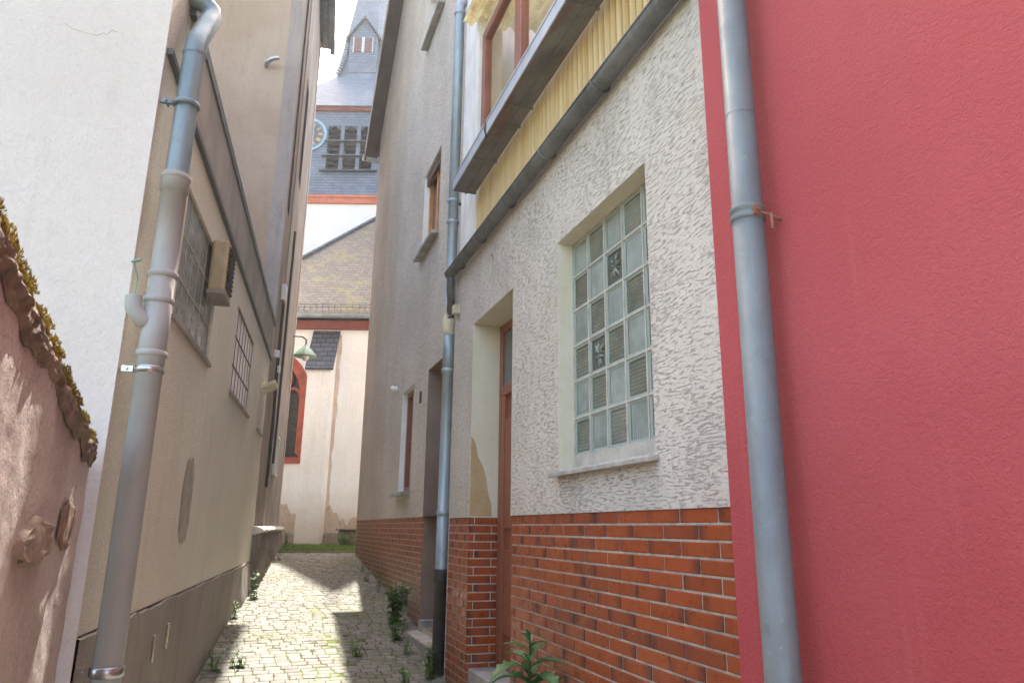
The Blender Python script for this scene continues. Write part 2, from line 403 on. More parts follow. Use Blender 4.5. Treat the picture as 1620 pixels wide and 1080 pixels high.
# ---------------------------------------------------------------- setting: ground, paving, grass
mb = MB()
def gfn(a, b):
    x = -70+140*a; u = -45+135*b
    p = FR.w(u, x, 0)
    return (p.x, p.y, gz(u)-.035)
mb.grid(gfn, 4, 135)
o = part('ground', mb, M['soil'], fr=FW, base=(0, 0, 0)); o['kind'] = 'structure'

# joint bed and the setts on it
mb = MB()
mb.grid(lambda a, b: (-1.0+14.4*b, -2.1+4.3*a, gz(-1.0+14.4*b)-.008), 4, 80)
o = part('road_bed', mb, M['joint'], fr=FR, base=(0, 0, 0)); o['kind'] = 'structure'
mb = MB(); rng = random.Random(5)
u = -.9
while u < 13.3:
    rl = rng.uniform(.080, .095)
    d = -2.0+rng.uniform(-.08, 0)
    while d < 2.0:
        w = rng.uniform(.095, .135)
        x = (FR.w(u, d, 0)); d2 = x.dot(FL.N)
        if d2 < -1.0: d += w; continue
        h = gz(u+rl/2)+rng.uniform(-.003, .003); tl = rng.uniform(-.003, .003); tm = rng.uniform(-.003, .003)
        sl = (gz(u+rl)-gz(u))
        g = .003; a0, a1, b0, b1 = u+g, u+rl-g, d+g, d+w-g; e = .010
        j = [rng.uniform(-.004, .004) for _ in range(8)]
        bend = .045*sin((d+.2)*1.6)   # the rows sag slightly across the lane
        B = [(a0+j[0]+bend, b0+j[1]), (a1+j[2]+bend, b0+j[3]), (a1+j[4]+bend, b1+j[5]), (a0+j[6]+bend, b1+j[7])]
        cx = sum(q[0] for q in B)/4; cy = sum(q[1] for q in B)/4
        def H(q): return h+(q[0]-cx)*sl/rl+(q[0]-cx)*tl*6+(q[1]-cy)*tm*6
        low = [(q[0], q[1], H(q)-.02) for q in B]; mid = [(q[0]+(cx-q[0])*.03, q[1]+(cy-q[1])*.03, H(q)-.0025) for q in B]
        top = [(q[0]+(cx-q[0])*.10, q[1]+(cy-q[1])*.10, H(q)) for q in B]
        mb.mesh(low+mid+top, [(8, 9, 10, 11)]+[(i+4*k, (i+1) % 4+4*k, (i+1) % 4+4+4*k, i+4+4*k) for k in (0, 1) for i in range(4)], 0, rng.random(), True)
        d += w
    u += rl
o = part('cobbled_lane', mb, M['sett'], fr=FR, base=(0, 0, 0)); o['kind'] = 'structure'
# kerb edge where the setts end
mb = MB(); mb.box(13.42, 13.50, -1.9, 2.4, 1.0, 1.238, r=.0)
o = part('kerb', mb, M['sett'], fr=FR, base=(0, 0, 0), bevel=.01); o['kind'] = 'structure'

def blade(mb, p, h, w, ang, lean, r):
    dx, dy = cos(ang), sin(ang)
    q = (p[0]+cos(ang+1.3)*lean, p[1]+sin(ang+1.3)*lean)
    mb.face([(p[0]-dx*w, p[1]-dy*w, p[2]), (p[0]+dx*w, p[1]+dy*w, p[2]), (q[0], q[1], p[2]+h)], 0, r)
mb = MB(); rng = random.Random(9)
for i in range(40000):
    u = 13.5+rng.random()*3.6; d = rng.uniform(-1.2, 3.2); p = FR.w(u, d, gz(u)-.03)
    if p.y > 15.9: continue
    if noise.noise(p*0.9) < -.3: continue
    blade(mb, p, rng.uniform(.03, .09), .007, rng.uniform(0, 6.3), rng.uniform(0, .04), rng.random())
o = part('grass', mb, M['grass'], fr=FW, base=(0, 0, 0), recalc=False); o['kind'] = 'stuff'; tag(o, 'short patchy green grass at the foot of the church wall', 'grass')
# grass and weeds growing in joints
mb = MB()
for k in range(330):
    u = rng.uniform(5, 13.3); side = rng.random()
    if side < .35: d2 = -.84+rng.random()**2*.5; p0 = FL.w(u, d2, 0)
    elif side < .6: p0 = FR.w(u, 1.52-rng.random()**2*.5, 0)
    else: p0 = FR.w(u, rng.uniform(-.6, 1.5), 0)
    if p0.dot(FL.N) < -.86: continue
    for j in range(rng.randint(4, 16)):
        p = p0+Vector((rng.gauss(0, .03), rng.gauss(0, .03), 0)); p.z = gzw(p.x, p.y)-.01
        blade(mb, p, rng.uniform(.008, .028), .004, rng.uniform(0, 6.3), rng.uniform(0, .03), rng.random())
o = part('joint_grass', mb, M['grass'], fr=FW, base=(0, 0, 0), recalc=False); o['kind'] = 'stuff'; tag(o, 'tiny grass tufts sprouting between the setts of the lane', 'grass')

# ---------------------------------------------------------------- helpers for tiles
def tiles_wall(mb, u0, u1, z0, z1, d, holes, rng, pitch=.25, row=.0615, off=0, th=.006, ztop=1.734):
    k = 0
    z = ztop
    while z-row > z0-row:
        zb = max(z-row+.0095, z0)
        if zb >= z-.004: break
        x = u1+((k % 2)*.5-1)*pitch*1.0+off
        xs = []
        x = u0-pitch+((k % 2)*.5)*pitch+off
        while x < u1:
            a, b = max(x+.005, u0), min(x+pitch-.005, u1); full = (x, x+pitch)
            segs = [(a, b)] if b-a > .012 else []
            for h in holes:
                if z > h[2]+.001 and zb < h[3]-.001:
                    ns = []
                    for (p, q) in segs:
                        if q <= h[0] or p >= h[1]: ns.append((p, q)); continue
                        if p < h[0]-.012: ns.append((p, h[0]))
                        if q > h[1]+.012: ns.append((h[1], q))
                    segs = ns
            for (p, q) in segs: tile(mb, p, q, zb, z, d, th, rng, full)
            x += pitch
        z -= row; k += 1
def tile(mb, a, b, c, e, d, th, rng, full=None):
    r = rng.random(); f0, f1 = full or (a, b)
    u0, u1 = (a-f0)/(f1-f0), (b-f0)/(f1-f0); t = rng.uniform(-.0012, .0012); s = .003
    D = d-th+t
    F = [(a+s, D, c+s), (b-s, D, c+s), (b-s, D, e-s), (a+s, D, e-s)]; B = [(a, D+s, c), (b, D+s, c), (b, D+s, e), (a, D+s, e)]; G = [(p[0], d+.002, p[2]) for p in B]
    UV = [(u0, 0), (u1, 0), (u1, 1), (u0, 1)]
    mb.face(F, 0, r, uv=UV)
    for i in range(4):
        j = (i+1) % 4
        mb.face([F[i], F[j], B[j], B[i]], 0, r, uv=[UV[i], UV[j], UV[j], UV[i]])
        mb.face([B[i], B[j], G[j], G[i]], 0, r, uv=[UV[i], UV[j], UV[j], UV[i]])
def tile_return(mb, u, d0, d1, z0, rng, sgn, row=.0615, ztop=1.734, th=.006):
    """tiles on a reveal at constant u, facing -u (sgn -1)"""
    z = ztop; k = 0
    while z > z0+.01:
        zb = max(z-row+.0095, z0); cut = d0+.035 if k % 2 == 0 else d1-.055
        for (p, q) in ((d0-.01, cut-.004), (cut+.004, d1)):
            r = rng.random(); U = u+sgn*th; s = .003
            F = [(U, p+s, zb+s), (U, q-s, zb+s), (U, q-s, z-s), (U, p+s, z-s)]; B = [(U-sgn*s, p, zb), (U-sgn*s, q, zb), (U-sgn*s, q, z), (U-sgn*s, p, z)]; G = [(u-sgn*.002, w[1], w[2]) for w in B]
            UV = [(0, 0), (1, 0), (1, 1), (0, 1)]
            mb.face(F, 0, r, uv=UV)
            for i in range(4):
                j = (i+1) % 4
                mb.face([F[i], F[j], B[j], B[i]], 0, r, uv=[UV[i], UV[j], UV[j], UV[i]]); mb.face([B[i], B[j], G[j], G[i]], 0, r, uv=[UV[i], UV[j], UV[j], UV[i]])
        z -= row; k += 1

def ring_path(c, r, n=20, a0=0, a1=2*pi, axis='z'):
    P = []
    for i in range(n+1):
        a = a0+(a1-a0)*i/n
        if axis == 'z': P.append((c[0]+r*cos(a), c[1]+r*sin(a), c[2]))
        elif axis == 'u': P.append((c[0], c[1]+r*cos(a), c[2]+r*sin(a)))
        else: P.append((c[0]+r*cos(a), c[1], c[2]+r*sin(a)))
    return P

# ---------------------------------------------------------------- house A (scratched roughcast, veranda above)
DA = 1.56
TOP = 1.734
A = thing('roughcast_house', 'beige scratched roughcast house with brick tiled base, glass block window and ochre veranda', 'house', FR, (4.0, DA, .2))
dH = (4.54, 5.53, .66, 3.28, .27); wH = (2.68, 3.73, 1.965, 3.305, .10); sH = (5.02, 5.09, 3.53, 3.72, .08, 1)
mb = MB()
wall(mb, 2.165, 6.15, TOP+.006, 3.95, DA-.014, [])  if False else None
# upper plaster: right of the door scratched, left of the door pebbled
wall(mb, 2.165, 4.54, TOP, 3.95, DA, [(2.68, 3.73, 1.965, 3.305, .12, 2)], 0)
wall(mb, 4.54, 6.15, 3.28, 3.95, DA, [(5.02, 5.09, 3.53, 3.72, .08, 2)], 0)
wall(mb, 5.53, 6.15, TOP, 3.28, DA, [], 1)
# door reveals above the tiles
mb.face([(5.53, DA, TOP), (5.53, 1.86, TOP), (5.53, 1.86, 3.28), (5.53, DA, 3.28)], 2)
mb.face([(4.54, DA, TOP), (4.54, 1.86, TOP), (4.54, 1.86, 3.28), (4.54, DA, 3.28)], 2)
mb.face([(4.54, DA, 3.28), (5.53, DA, 3.28), (5.53, 1.86, 3.28), (4.54, 1.86, 3.28)], 2)
mb.face([(6.15, DA, -.3), (6.15, 1.9, -.3), (6.15, 1.9, 3.95), (6.15, DA, 3.95)], 1)
part('wall', mb, [M['scratch'], M['pebble_a'], M['cream']], A, recalc=False)
mb = MB()
wall(mb, 2.165, 4.54, -.4, TOP, DA+.012, []); wall(mb, 5.53, 6.15, -.4, TOP, DA+.012, [])
mb.face([(5.53, DA+.012, .0), (5.53, 1.86, .0), (5.53, 1.86, TOP), (5.53, DA+.012, TOP)])
mb.face([(4.54, DA+.012, .0), (4.54, 1.86, .0), (4.54, 1.86, TOP), (4.54, DA+.012, TOP)])
mb.face([(2.165, DA, TOP), (4.54, DA, TOP), (4.54, DA+.012, TOP), (2.165, DA+.012, TOP)])
pm = part('mortar_bed', mb, M['mortar'], A, recalc=False)
mb = MB(); rng = random.Random(3)
tiles_wall(mb, 2.17, 4.535, -.3, TOP, DA+.012, [], rng, pitch=.2555, off=.107)
tiles_wall(mb, 5.535, 6.15, -.3, TOP, DA+.012, [], rng, off=.11)
tile_return(mb, 5.53, DA+.012, 1.80, .05, rng, -1)
part('brick_tiling', mb, M['tile'], A, recalc=False)
# bare plaster patch low on the cream door reveal
mb = MB(); prof = [(1.745, .25), (1.745, 0), (2.35, 0), (2.3, .03), (2.15, .07), (2.08, .10), (1.98, .15), (1.9, .17), (1.82, .19)]
mb.face([(5.527, DA+.004+b, a) for a, b in [(1.745, .0), (2.36, .0), (2.31, .035), (2.2, .06), (2.13, .10), (2.03, .13), (1.93, .145), (1.84, .175), (1.745, .18)]])
part('bare_patch', mb, M['ochre'], A, recalc=False)
mb = MB(); mb.box(4.5, 5.56, 1.585, 1.86, .52, .66)
part('threshold', mb, M['concrete'], A, bevel=.008)
# door
mb = MB(); mb.box(4.545, 5.525, 1.82, 1.87, .662, 3.275, 0)
D0 = part('door', mb, M['door'], A)
mb = MB()
for a, b, c, e in [(4.545, 5.525, 3.21, 3.275), (4.545, 5.525, 2.68, 2.76), (4.545, 4.61, .662, 3.275), (5.46, 5.525, .662, 3.275), (5.40, 5.46, .70, 2.68)]:
    mb.box(a, b, 1.79, 1.835, c, e)
part('door_frame', mb, M['door'], D0, bevel=.006)
mb = MB(); mb.box(4.65, 5.4, 1.80, 1.83, .9, 1.5); mb.box(4.65, 5.4, 1.80, 1.83, 1.65, 2.5)
part('panel', mb, M['door'], D0, bevel=.01)
mb = MB(); mb.box(4.62, 5.45, 1.805, 1.82, 2.765, 3.205)
part('transom_light', mb, M['pane'], D0)
mb = MB(); mb.tube([(4.66, 1.80, 1.7), (4.66, 1.75, 1.7), (4.78, 1.75, 1.7)], .009)
part('handle', mb, M['steel'], D0)
# glass block window
mb = MB(); gr = MB(); rim = MB(); rng = random.Random(8)
U0, Z0, P = 2.683, 2.045, .2095
dG = DA+.10
for i in range(6):
    for j in range(5):
        a = U0+j*P*.9985; c = Z0+i*P
        mb2 = mb
        x0, x1, y0, y1 = a+.006, a+P-.006, c+.006, c+P-.006
        # moulded rim and recessed face
        for (p, q) in (((x0, y0), (x1, y0)), ((x1, y0), (x1, y1)), ((x1, y1), (x0, y1)), ((x0, y1), (x0, y0))):
            cx, cy = (x0+x1)/2, (y0+y1)/2
            f = .14
            pi_ = (p[0]+(cx-p[0])*f, p[1]+(cy-p[1])*f); qi = (q[0]+(cx-q[0])*f, q[1]+(cy-q[1])*f)
            rim.face([(p[0], dG, p[1]), (q[0], dG, q[1]), (qi[0], dG+.006, qi[1]), (pi_[0], dG+.006, pi_[1])])
        f = .014; xa, xb, ya, yb = x0+f, x1-f, y0+f, y1-f
        row_top = 5-i; col = 4-j         # row_top 0 = top, col 0 = far (left in view)
        star = (row_top, col) in ((1, 2), (3, 1), (2, 4))
        r = rng.random()
        if star:
            cx, cy = (xa+xb)/2, (ya+yb)/2
            mb.face([(xa, dG+.012, ya), (xb, dG+.012, ya), (xb, dG+.012, yb), (xa, dG+.012, yb)], 0, .8)
            for k in range(14):
                an = 2*pi*k/14+rng.uniform(-.12, .12); L = rng.uniform(.055, .082); w = .006
                ex, ey = cx+cos(an)*L, cy+sin(an)*L; nx, ny = -sin(an)*w, cos(an)*w
                mx_, my = (cx+ex)/2, (cy+ey)/2
                T = (mx_, dG-.002, my)
                Q = [(cx, dG+.008, cy), (mx_+nx, dG+.010, my+ny), (ex, dG+.011, ey), (mx_-nx, dG+.010, my-ny)]
                for q in range(4): mb.face([Q[q], Q[(q+1) % 4], T], 0, rng.choice((0, .9)))
        else:
            hor = (row_top+col) % 2 == 1; nr = 9
            for k in range(nr*4):
                t0, t1 = k/(nr*4), (k+1)/(nr*4)
                h0, h1 = [dG+.011-.007*(.5-.5*cos(2*pi*nr*t)) for t in (t0, t1)]
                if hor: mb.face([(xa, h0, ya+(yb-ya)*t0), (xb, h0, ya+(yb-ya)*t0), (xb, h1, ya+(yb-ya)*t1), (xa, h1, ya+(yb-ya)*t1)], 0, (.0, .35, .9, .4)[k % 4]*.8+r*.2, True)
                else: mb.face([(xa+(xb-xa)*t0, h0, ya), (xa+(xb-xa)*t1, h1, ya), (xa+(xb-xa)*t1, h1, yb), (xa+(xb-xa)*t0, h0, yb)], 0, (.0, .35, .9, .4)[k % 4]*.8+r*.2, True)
g0 = MB(); g0.box(2.681, 3.729, dG+.0135, dG+.05, 1.967, 3.303)
for i in range(7): g0.box(2.681, 3.729, dG-.004, dG+.003, Z0+i*P-.005, Z0+i*P+.005)
for j in range(6): g0.box(U0+j*P-.006 if j else 2.681, min(U0+j*P+.006, 3.729), dG-.0055, dG+.0035, Z0-.006, Z0+6*P+.006)
g0.box(2.681, 3.729, dG-.012, dG+.002, 1.967, Z0-.006); 
W0 = part('window', g0, m_plain('block_joint', (.48, .45, .40), .2, 12, .9, .3, 80), A, recalc=False)
part('glass_blocks', mb, M['gblock'], W0, recalc=False); part('block_rims', rim, M['gbrim'], W0, recalc=False)
mb = MB(); mb.prism([(2.655, DA-.055, 1.925), (2.655, DA+.085, 1.95), (2.655, DA+.085, 1.97), (2.655, DA-.055, 1.948)], (1.10, 0, 0))
part('sill', mb, M['concrete'], W0, bevel=.004)
mb = MB(); mb.box(5.02, 5.09, DA+.06, DA+.09, 3.53, 3.72); part('air_slot', mb, M['dark'], A)
# lower gutter (half-round)
def half_gutter(mb, u0, u1, d, z, r, seg=10, mi=0):
    P = [(d+r*cos(pi+pi*k/seg), z+r*sin(pi+pi*k/seg)) for k in range(seg+1)]
    for (a, b) in zip(P, P[1:]):
        mb.face([(u0, a[0], a[1]), (u1, a[0], a[1]), (u1, b[0], b[1]), (u0, b[0], b[1])], mi, .5, True)
        t = .004; ia = (d+(a[0]-d)*(1-t/r), z+(a[1]-z)*(1-t/r)); ib = (d+(b[0]-d)*(1-t/r), z+(b[1]-z)*(1-t/r))
        mb.face([(u0, ia[0], ia[1]+.001), (u1, ia[0], ia[1]+.001), (u1, ib[0], ib[1]+.001), (u0, ib[0], ib[1]+.001)], mi, .5, True)
    mb.mesh([(u1, *p) for p in P], [tuple(range(len(P)))], mi); mb.mesh([(u0, *p) for p in P], [tuple(range(len(P)))], mi)
    mb.tube([(u0, d-r, z), (u1, d-r, z)], .007, 8, mi)
mb = MB(); half_gutter(mb, 2.2, 6.16, 1.50, 3.918, .052)
for u in (3.0, 3.75, 4.5, 5.2, 5.85): mb.tube([(u, 1.50+.057*cos(pi+pi*k/10), 3.918+.057*sin(pi+pi*k/10)) for k in range(11)], .007, 6)
GL = part('gutter', mb, M['zinc_dark'], A, recalc=False, label='dark half-round gutter above the ground floor wall')
mb = MB(); mb.tube([(6.07, 1.487, 3.85), (6.07, 1.487, 3.74), (6.13, 1.51, 3.66), (6.22, 1.53, 3.60), (6.26, 1.54, 3.54)], .036)
part('outlet', mb, M['zinc_dark'], GL, recalc=False)
mb = MB(); mb.box(5.98, 6.05, 1.50, DA, 3.5, 3.58); part('junction_box', mb, M['ivory'], A, bevel=.006)
# veranda
mb = MB()
mb.box(2.165, 6.12, 1.575, 1.75, 3.951, 4.02)   # slab
mb.box(5.62, 6.12, 1.575, 1.8, 4.02, 6.9)       # end pier
mb.box(2.165, 5.62, 1.63, 1.78, 4.02, 4.7)      # parapet core
mb.box(2.165, 6.12, 4.2, 4.3, 3.95, 6.9)        # rear wall
mb.box(5.95, 6.12, 1.8, 4.2, 3.95, 6.6); mb.box(2.165, 2.3, 1.66, 4.2, 3.95, 6.6)
part('veranda_wall', mb, M['whitepaint'], A)
mb = MB(); nn = 56*8
for k in range(nn):
    a0, a1 = 2.17+3.45*k/nn, 2.17+3.45*(k+1)/nn
    h = lambda t: 1.602-.011*(1 if (t*16.2) % 1 < .38 else (-.0 if (t*16.2) % 1 > .5 else 0)) if False else 1.600-.018*max(-.5, min(.5, sin(2*pi*t*14)))/.5
    mb.face([(a0, h(a0), 3.96), (a1, h(a1), 3.96), (a1, h(a1), 4.8), (a0, h(a0), 4.8)])
part('corrugated_panel', mb, M['corr'], A, recalc=False)
mb = MB(); GU = (1.365, 1.545, 4.465, 4.55)
for (a, b) in ((2.1, 3.1), (3.1, 4.15), (4.15, 4.95), (4.95, 5.56)):
    k = .004 if int(a*10) % 2 else 0
    mb.box(a, b-.0005, GU[0]-k, GU[1]+k, GU[2]-k, GU[2]+.012)
    mb.box(a, b-.0005, GU[1]-.01, GU[1]+k+.001, GU[2]+.013, GU[3])
for u in (3.1, 4.15, 4.40, 4.95, 5.54): mb.box(u-.012, u+.012, GU[0]-.010, GU[1]+.010, GU[2]-.012, GU[2]-.005)
mb.box(2.1, 5.56, 1.46, 1.475, GU[2]-.016, GU[2]-.0075)
GB = part('box_gutter', mb, M['zinc_rust'], A, recalc=False, label='rust stained box gutter under the veranda windows')
mb = MB(); mb.box(2.1, 5.57, GU[0]-.012, GU[0]-.004, GU[2]+.002, GU[3]+.01); mb.box(2.1, 5.57, GU[0]-.018, GU[0]+.006, GU[3]+.01, GU[3]+.022)
part('gutter_face', mb, M['zinc_rim'], GB)
mb = MB(); mb.tube([(4.6, 1.36, 4.45), (4.6, 1.345, 4.5), (4.6, 1.35, 4.58), (4.6, 1.38, 4.6)], .007); part('gutter_hook', mb, M['iron'], GB)
# veranda windows
fr_ = MB()
for a, b in ((5.53, 5.62), (4.55, 4.70), (3.45, 3.58), (2.3, 2.4)): fr_.box(a, b, 1.60, 1.68, 4.70, 6.12)
fr_.box(2.3, 5.62, 1.602, 1.678, 6.02, 6.12)
fr_.box(2.3, 5.62, 1.602, 1.678, 4.66, 4.74)
VW = part('veranda_window', fr_, M['redwood'], A, bevel=.012)
mb = MB()
for a, b in ((4.70, 5.53), (3.58, 4.55), (2.4, 3.45)): mb.box(a, b, 1.635, 1.641, 4.74, 6.02)
part('pane', mb, M['glass'], VW)
mb = MB(); nn = 300
def roofpt(a, b):
    d = 1.43+2.9*a; return (5.72-3.6*b, d, 6.28+.35*a*1.0+.028*sin(a*2*pi*26))
mb.grid(lambda a, b: roofpt(a, b), 420, 2)
part('veranda_roof', mb, M['plastroof'], A, recalc=False)
mb = MB(); mb.box(2.1, 5.62, 1.62, 1.70, 6.121, 6.22); part('head_board', mb, M['ivory'], A)
mb = MB(); mb.box(5.3, 5.34, 2.3, 2.36, 4.6, 6.2); mb.box(2.4, 5.9, 2.3, 2.36, 6.2, 6.28); part('roof_beam', mb, M['redwood'], A)
# rear block of the house behind the veranda
mb = MB(); mb.box(2.17, 6.12, 4.31, 8.5, -.2, 7.6); mb.box(2.17, 6.12, 1.9, 4.29, -.3, 3.94)
part('rear_wall', mb, M['cream'], A)
mb = MB(); mb.prism([(2.1, 4.1, 7.55), (2.1, 6.4, 9.4), (2.1, 8.7, 7.55)], (4.0, 0, 0)); part('roof', mb, M['slate'], A)

# ---------------------------------------------------------------- red house
R_ = thing('red_house', 'smooth raspberry red rendered house wall nearest on the right', 'house', FR, (0, 1.54, 0))
mb = MB(); mb.box(-4, 2.16, 1.54, 8, -1.2, 8.4); part('wall', mb, M['red'], R_)
mb = MB(); mb.prism([(-4.1, 1.3, 8.4), (-4.1, 4.8, 11.2), (-4.1, 8.3, 8.4)], (6.2, 0, 0)); part('roof', mb, M['slate'], R_)
mb = MB(); ud, dd, r = 1.845, 1.455, .051
mb.tube([(ud, dd, -.1), (ud, dd, 2.66), (ud, dd, 2.661), (ud, dd, 8.2)], [r*1.0, r*1.0, r*.97, r*.97], 28)
DP = part('drainpipe', mb, M['zinc_right'], R_, recalc=False, label='mid grey drainpipe on the red wall')
mb = MB()
zc = [2.640, 2.645, 2.655, 2.662, 2.669, 2.676, 2.686, 2.692]
mb.tube([(ud, dd, z) for z in zc], [r, r+.006, r+.006, r+.001, r+.001, r+.006, r+.006, r], 28, caps=False)
part('collar', mb, M['zinc_right'], DP, recalc=False)
mb = MB(); mb.tube([(ud, dd, 3.03), (ud, dd, 3.034)], r+.0015, 28, caps=False)
part('seam', mb, M['zinc_right'], DP, recalc=False)
mb = MB(); mb.box(ud-.062, ud-.045, dd-.02, dd+.0, 2.645, 2.675); mb.tube([(ud-.055, dd-.01, 2.66), (ud-.06, 1.54, 2.64)], .006, 8)
mb.tube([(ud-.075, dd-.01, 2.66), (ud-.035, dd-.01, 2.66)], .005, 8); mb.tube([(ud-.08, dd+.03, 2.645), (ud-.08, dd+.03, 2.59)], .005, 8)
part('bracket', mb, M['brick_old'], DP, recalc=False)

# ---------------------------------------------------------------- house B (tall pebbledash gable)
DB = 1.66
B = thing('gabled_house', 'tall grey pebbledash gabled house with brick tiled base beyond the roughcast house', 'house', FR, (9.5, DB, .9))
UF, UN, UR = 12.95, 6.15, 9.55; ZE, ZR = 9.05, 11.95
holes = [(7.45, 8.33, 4.90, 5.98, .13, 1), (8.42, 9.15, 2.07, 3.32, .13, 1), (6.55, 7.65, 0.70, 3.33, .45, 2), (7.6, 8.5, 8.05, 8.74, .22, 1)]
mb = MB()
wall(mb, UN, UF, TOP+.03, ZE, DB, [(h[0], h[1], max(h[2], TOP+.03), h[3], h[4], h[5]) for h in holes], 0)
mb.face([(UN, DB, ZE), (UF, DB, ZE), (UR, DB, ZR)], 0)
mb.box(UN, UF, DB+.5, 9, -.3, ZE-.05, 0)
mb.face([(UF, DB, -.3), (UF, DB+.5, -.3), (UF, DB+.5, ZE), (UF, DB, ZE)], 0); mb.face([(UN, DB, 3.9), (UN, DB+.5, 3.9), (UN, DB+.5, ZE), (UN, DB, ZE)], 0)
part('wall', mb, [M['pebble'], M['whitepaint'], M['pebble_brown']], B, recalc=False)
TB = TOP+.03
mb = MB(); wall(mb, UN, UF, -.3, TB, DB+.011, [(6.55, 7.65, .70, TB, .43, 1), (8.28, 8.98, .4, 1.0, .25, 0)])
mb.face([(UF, DB+.011, -.3), (UF, DB+.5, -.3), (UF, DB+.5, TB), (UF, DB+.011, TB)]); mb.face([(UN, DB, TB), (UF, DB, TB), (UF, DB+.011, TB), (UN, DB+.011, TB)])
part('mortar_bed', mb, [M['mortar'], M['pebble_brown']], B, recalc=False)
mb = MB(); rng = random.Random(4); tiles_wall(mb, UN, UF-.002, .0, TB, DB+.012, [(6.53, 7.65, -1, 5), (8.28, 8.98, .3, 1.0)], rng, ztop=TB, row=.0615)
part('brick_tiling', mb, M['tile'], B, recalc=False)
mb = MB(); mb.box(8.28, 8.98, DB+.2, DB+.24, .4, 1.0); part('cellar_vent', mb, M['dark'], B)
mb = MB(); mb.box(6.44, 7.92, 1.53, 2.1, .1, .655); part('doorstep', mb, M['concrete'], B, bevel=.012)
mb = MB(); mb.box(7.5, 7.66, DB+.0, 2.1, .656, .76); part('reveal_base', mb, M['concrete'], B)
mb = MB(); mb.box(6.56, 7.64, 2.06, 2.12, .70, 3.32); DRB = part('door', mb, M['door'], B)
mb = MB(); mb.box(6.75, 7.45, 2.04, 2.06, 1.7, 3.0); part('pane', mb, M['pane'], DRB)
def bwin(a, b, c, e, dep, wood, sh=0):
    mb = MB(); D = DB+dep; t = .065
    mb.box(a, b, D-.06, D, c, c+t); mb.box(a, b, D-.06, D, e-t, e); mb.box(a, a+t, D-.061, D, c+t, e-t); mb.box(b-t, b, D-.061, D, c+t, e-t)
    mb.box((a+b)/2-.04, (a+b)/2+.04, D-.058, D, c+t, e-t)
    w = part('window', mb, wood, B, bevel=.006)
    mb = MB(); mb.box(a+t, b-t, D-.02, D-.012, c+t, e-t); part('pane', mb, M['pane'], w)
    mb = MB(); mb.prism([(a-.04, DB-.09, c-.055), (a-.04, DB+.1, c-.03), (a-.04, DB+.1, c), (a-.04, DB-.09, c-.012)], (b-a+.12, 0, 0)); part('sill', mb, M['concrete'], w, bevel=.004)
    if sh:
        mb = MB(); mb.box(a+.01, b-.01, D-.10, D-.065, e-sh, e-.005); part('shutter_box', mb, M['brownframe'], w)
    return w
bwin(7.45, 8.33, 4.90, 5.98, .125, M['gwood'], .13); bwin(8.42, 9.15, 2.07, 3.32, .125, M['redwood'], 0); bwin(7.6, 8.5, 8.05, 8.74, .22, M['redwood'], 0)
# roof with verge boards overhanging the gable
def slab(mb, p, q, d0, d1, t, mi=0):
    mb.prism([(p[0], d0, p[1]), (q[0], d0, q[1]), (q[0], d0, q[1]+t), (p[0], d0, p[1]+t)], (0, d1-d0, 0), mi)
mb = MB(); sl = (ZR-ZE)/(UF-UR)
ov = .30
slab(mb, (UF+ov, ZE-sl*ov+.02), (UR, ZR+.02), 1.44, 9, .16); slab(mb, (UN-.1, ZE-sl*.1+.02), (UR, ZR+.02), 1.44, 9, .16)
part('roof', mb, M['slate_dark'], B)
mb = MB()
slab(mb, (UF+ov, ZE-sl*ov-.10), (UR, ZR-.10), 1.405, 1.438, .30); slab(mb, (UN-.1, ZE-sl*.1-.10), (UR-.001, ZR-.10), 1.405, 1.438, .30)
slab(mb, (UF+ov, ZE-sl*ov-.02), (UR, ZR-.02), 1.44, 1.655, .035); slab(mb, (UN-.1, ZE-sl*.1-.02), (UR-.001, ZR-.02), 1.44, 1.655, .035)
part('verge_board', mb, M['darkwood'], B)
mb = MB(); gx = UF+ov+.07; gzv = ZE-sl*ov+.0
P = [(gx+.075*cos(pi+pi*k/10), gzv+.075*sin(pi+pi*k/10)) for k in range(11)]
for (a, b) in zip(P, P[1:]): mb.face([(a[0], 1.38, a[1]), (a[0], 9, a[1]), (b[0], 9, b[1]), (b[0], 1.38, b[1])], 0, .5, True)
mb.mesh([(p[0], 1.38, p[1]) for p in P], [tuple(range(11))]); part('gutter', mb, M['zinc'], B, recalc=False)
mb = MB(); mb.tube([(gx-.02, 1.75, gzv-.07), (gx-.02, 1.75, gzv-.3), (13.03, 1.72, 7.3), (13.03, 1.72, 1.0)], .045); part('rear_drainpipe', mb, M['zinc'], B, recalc=False)
# small fittings
mb = MB(); mb.tube([(9.62, DB, 3.47), (9.62, DB-.05, 3.47)], [.03, .026], 12); mb.tube([(9.62, DB-.05, 3.47), (9.62, DB-.06, 3.47), (9.62, DB-.09, 3.47)], [.036, .04, .012], 12)
part('alarm_knob', mb, M['whitegloss'], B, recalc=False)
mb = MB(); mb.box(7.97, 8.03, DB-.012, DB-.001, 3.02, 3.15); part('house_number_bracket', mb, M['iron'], B)
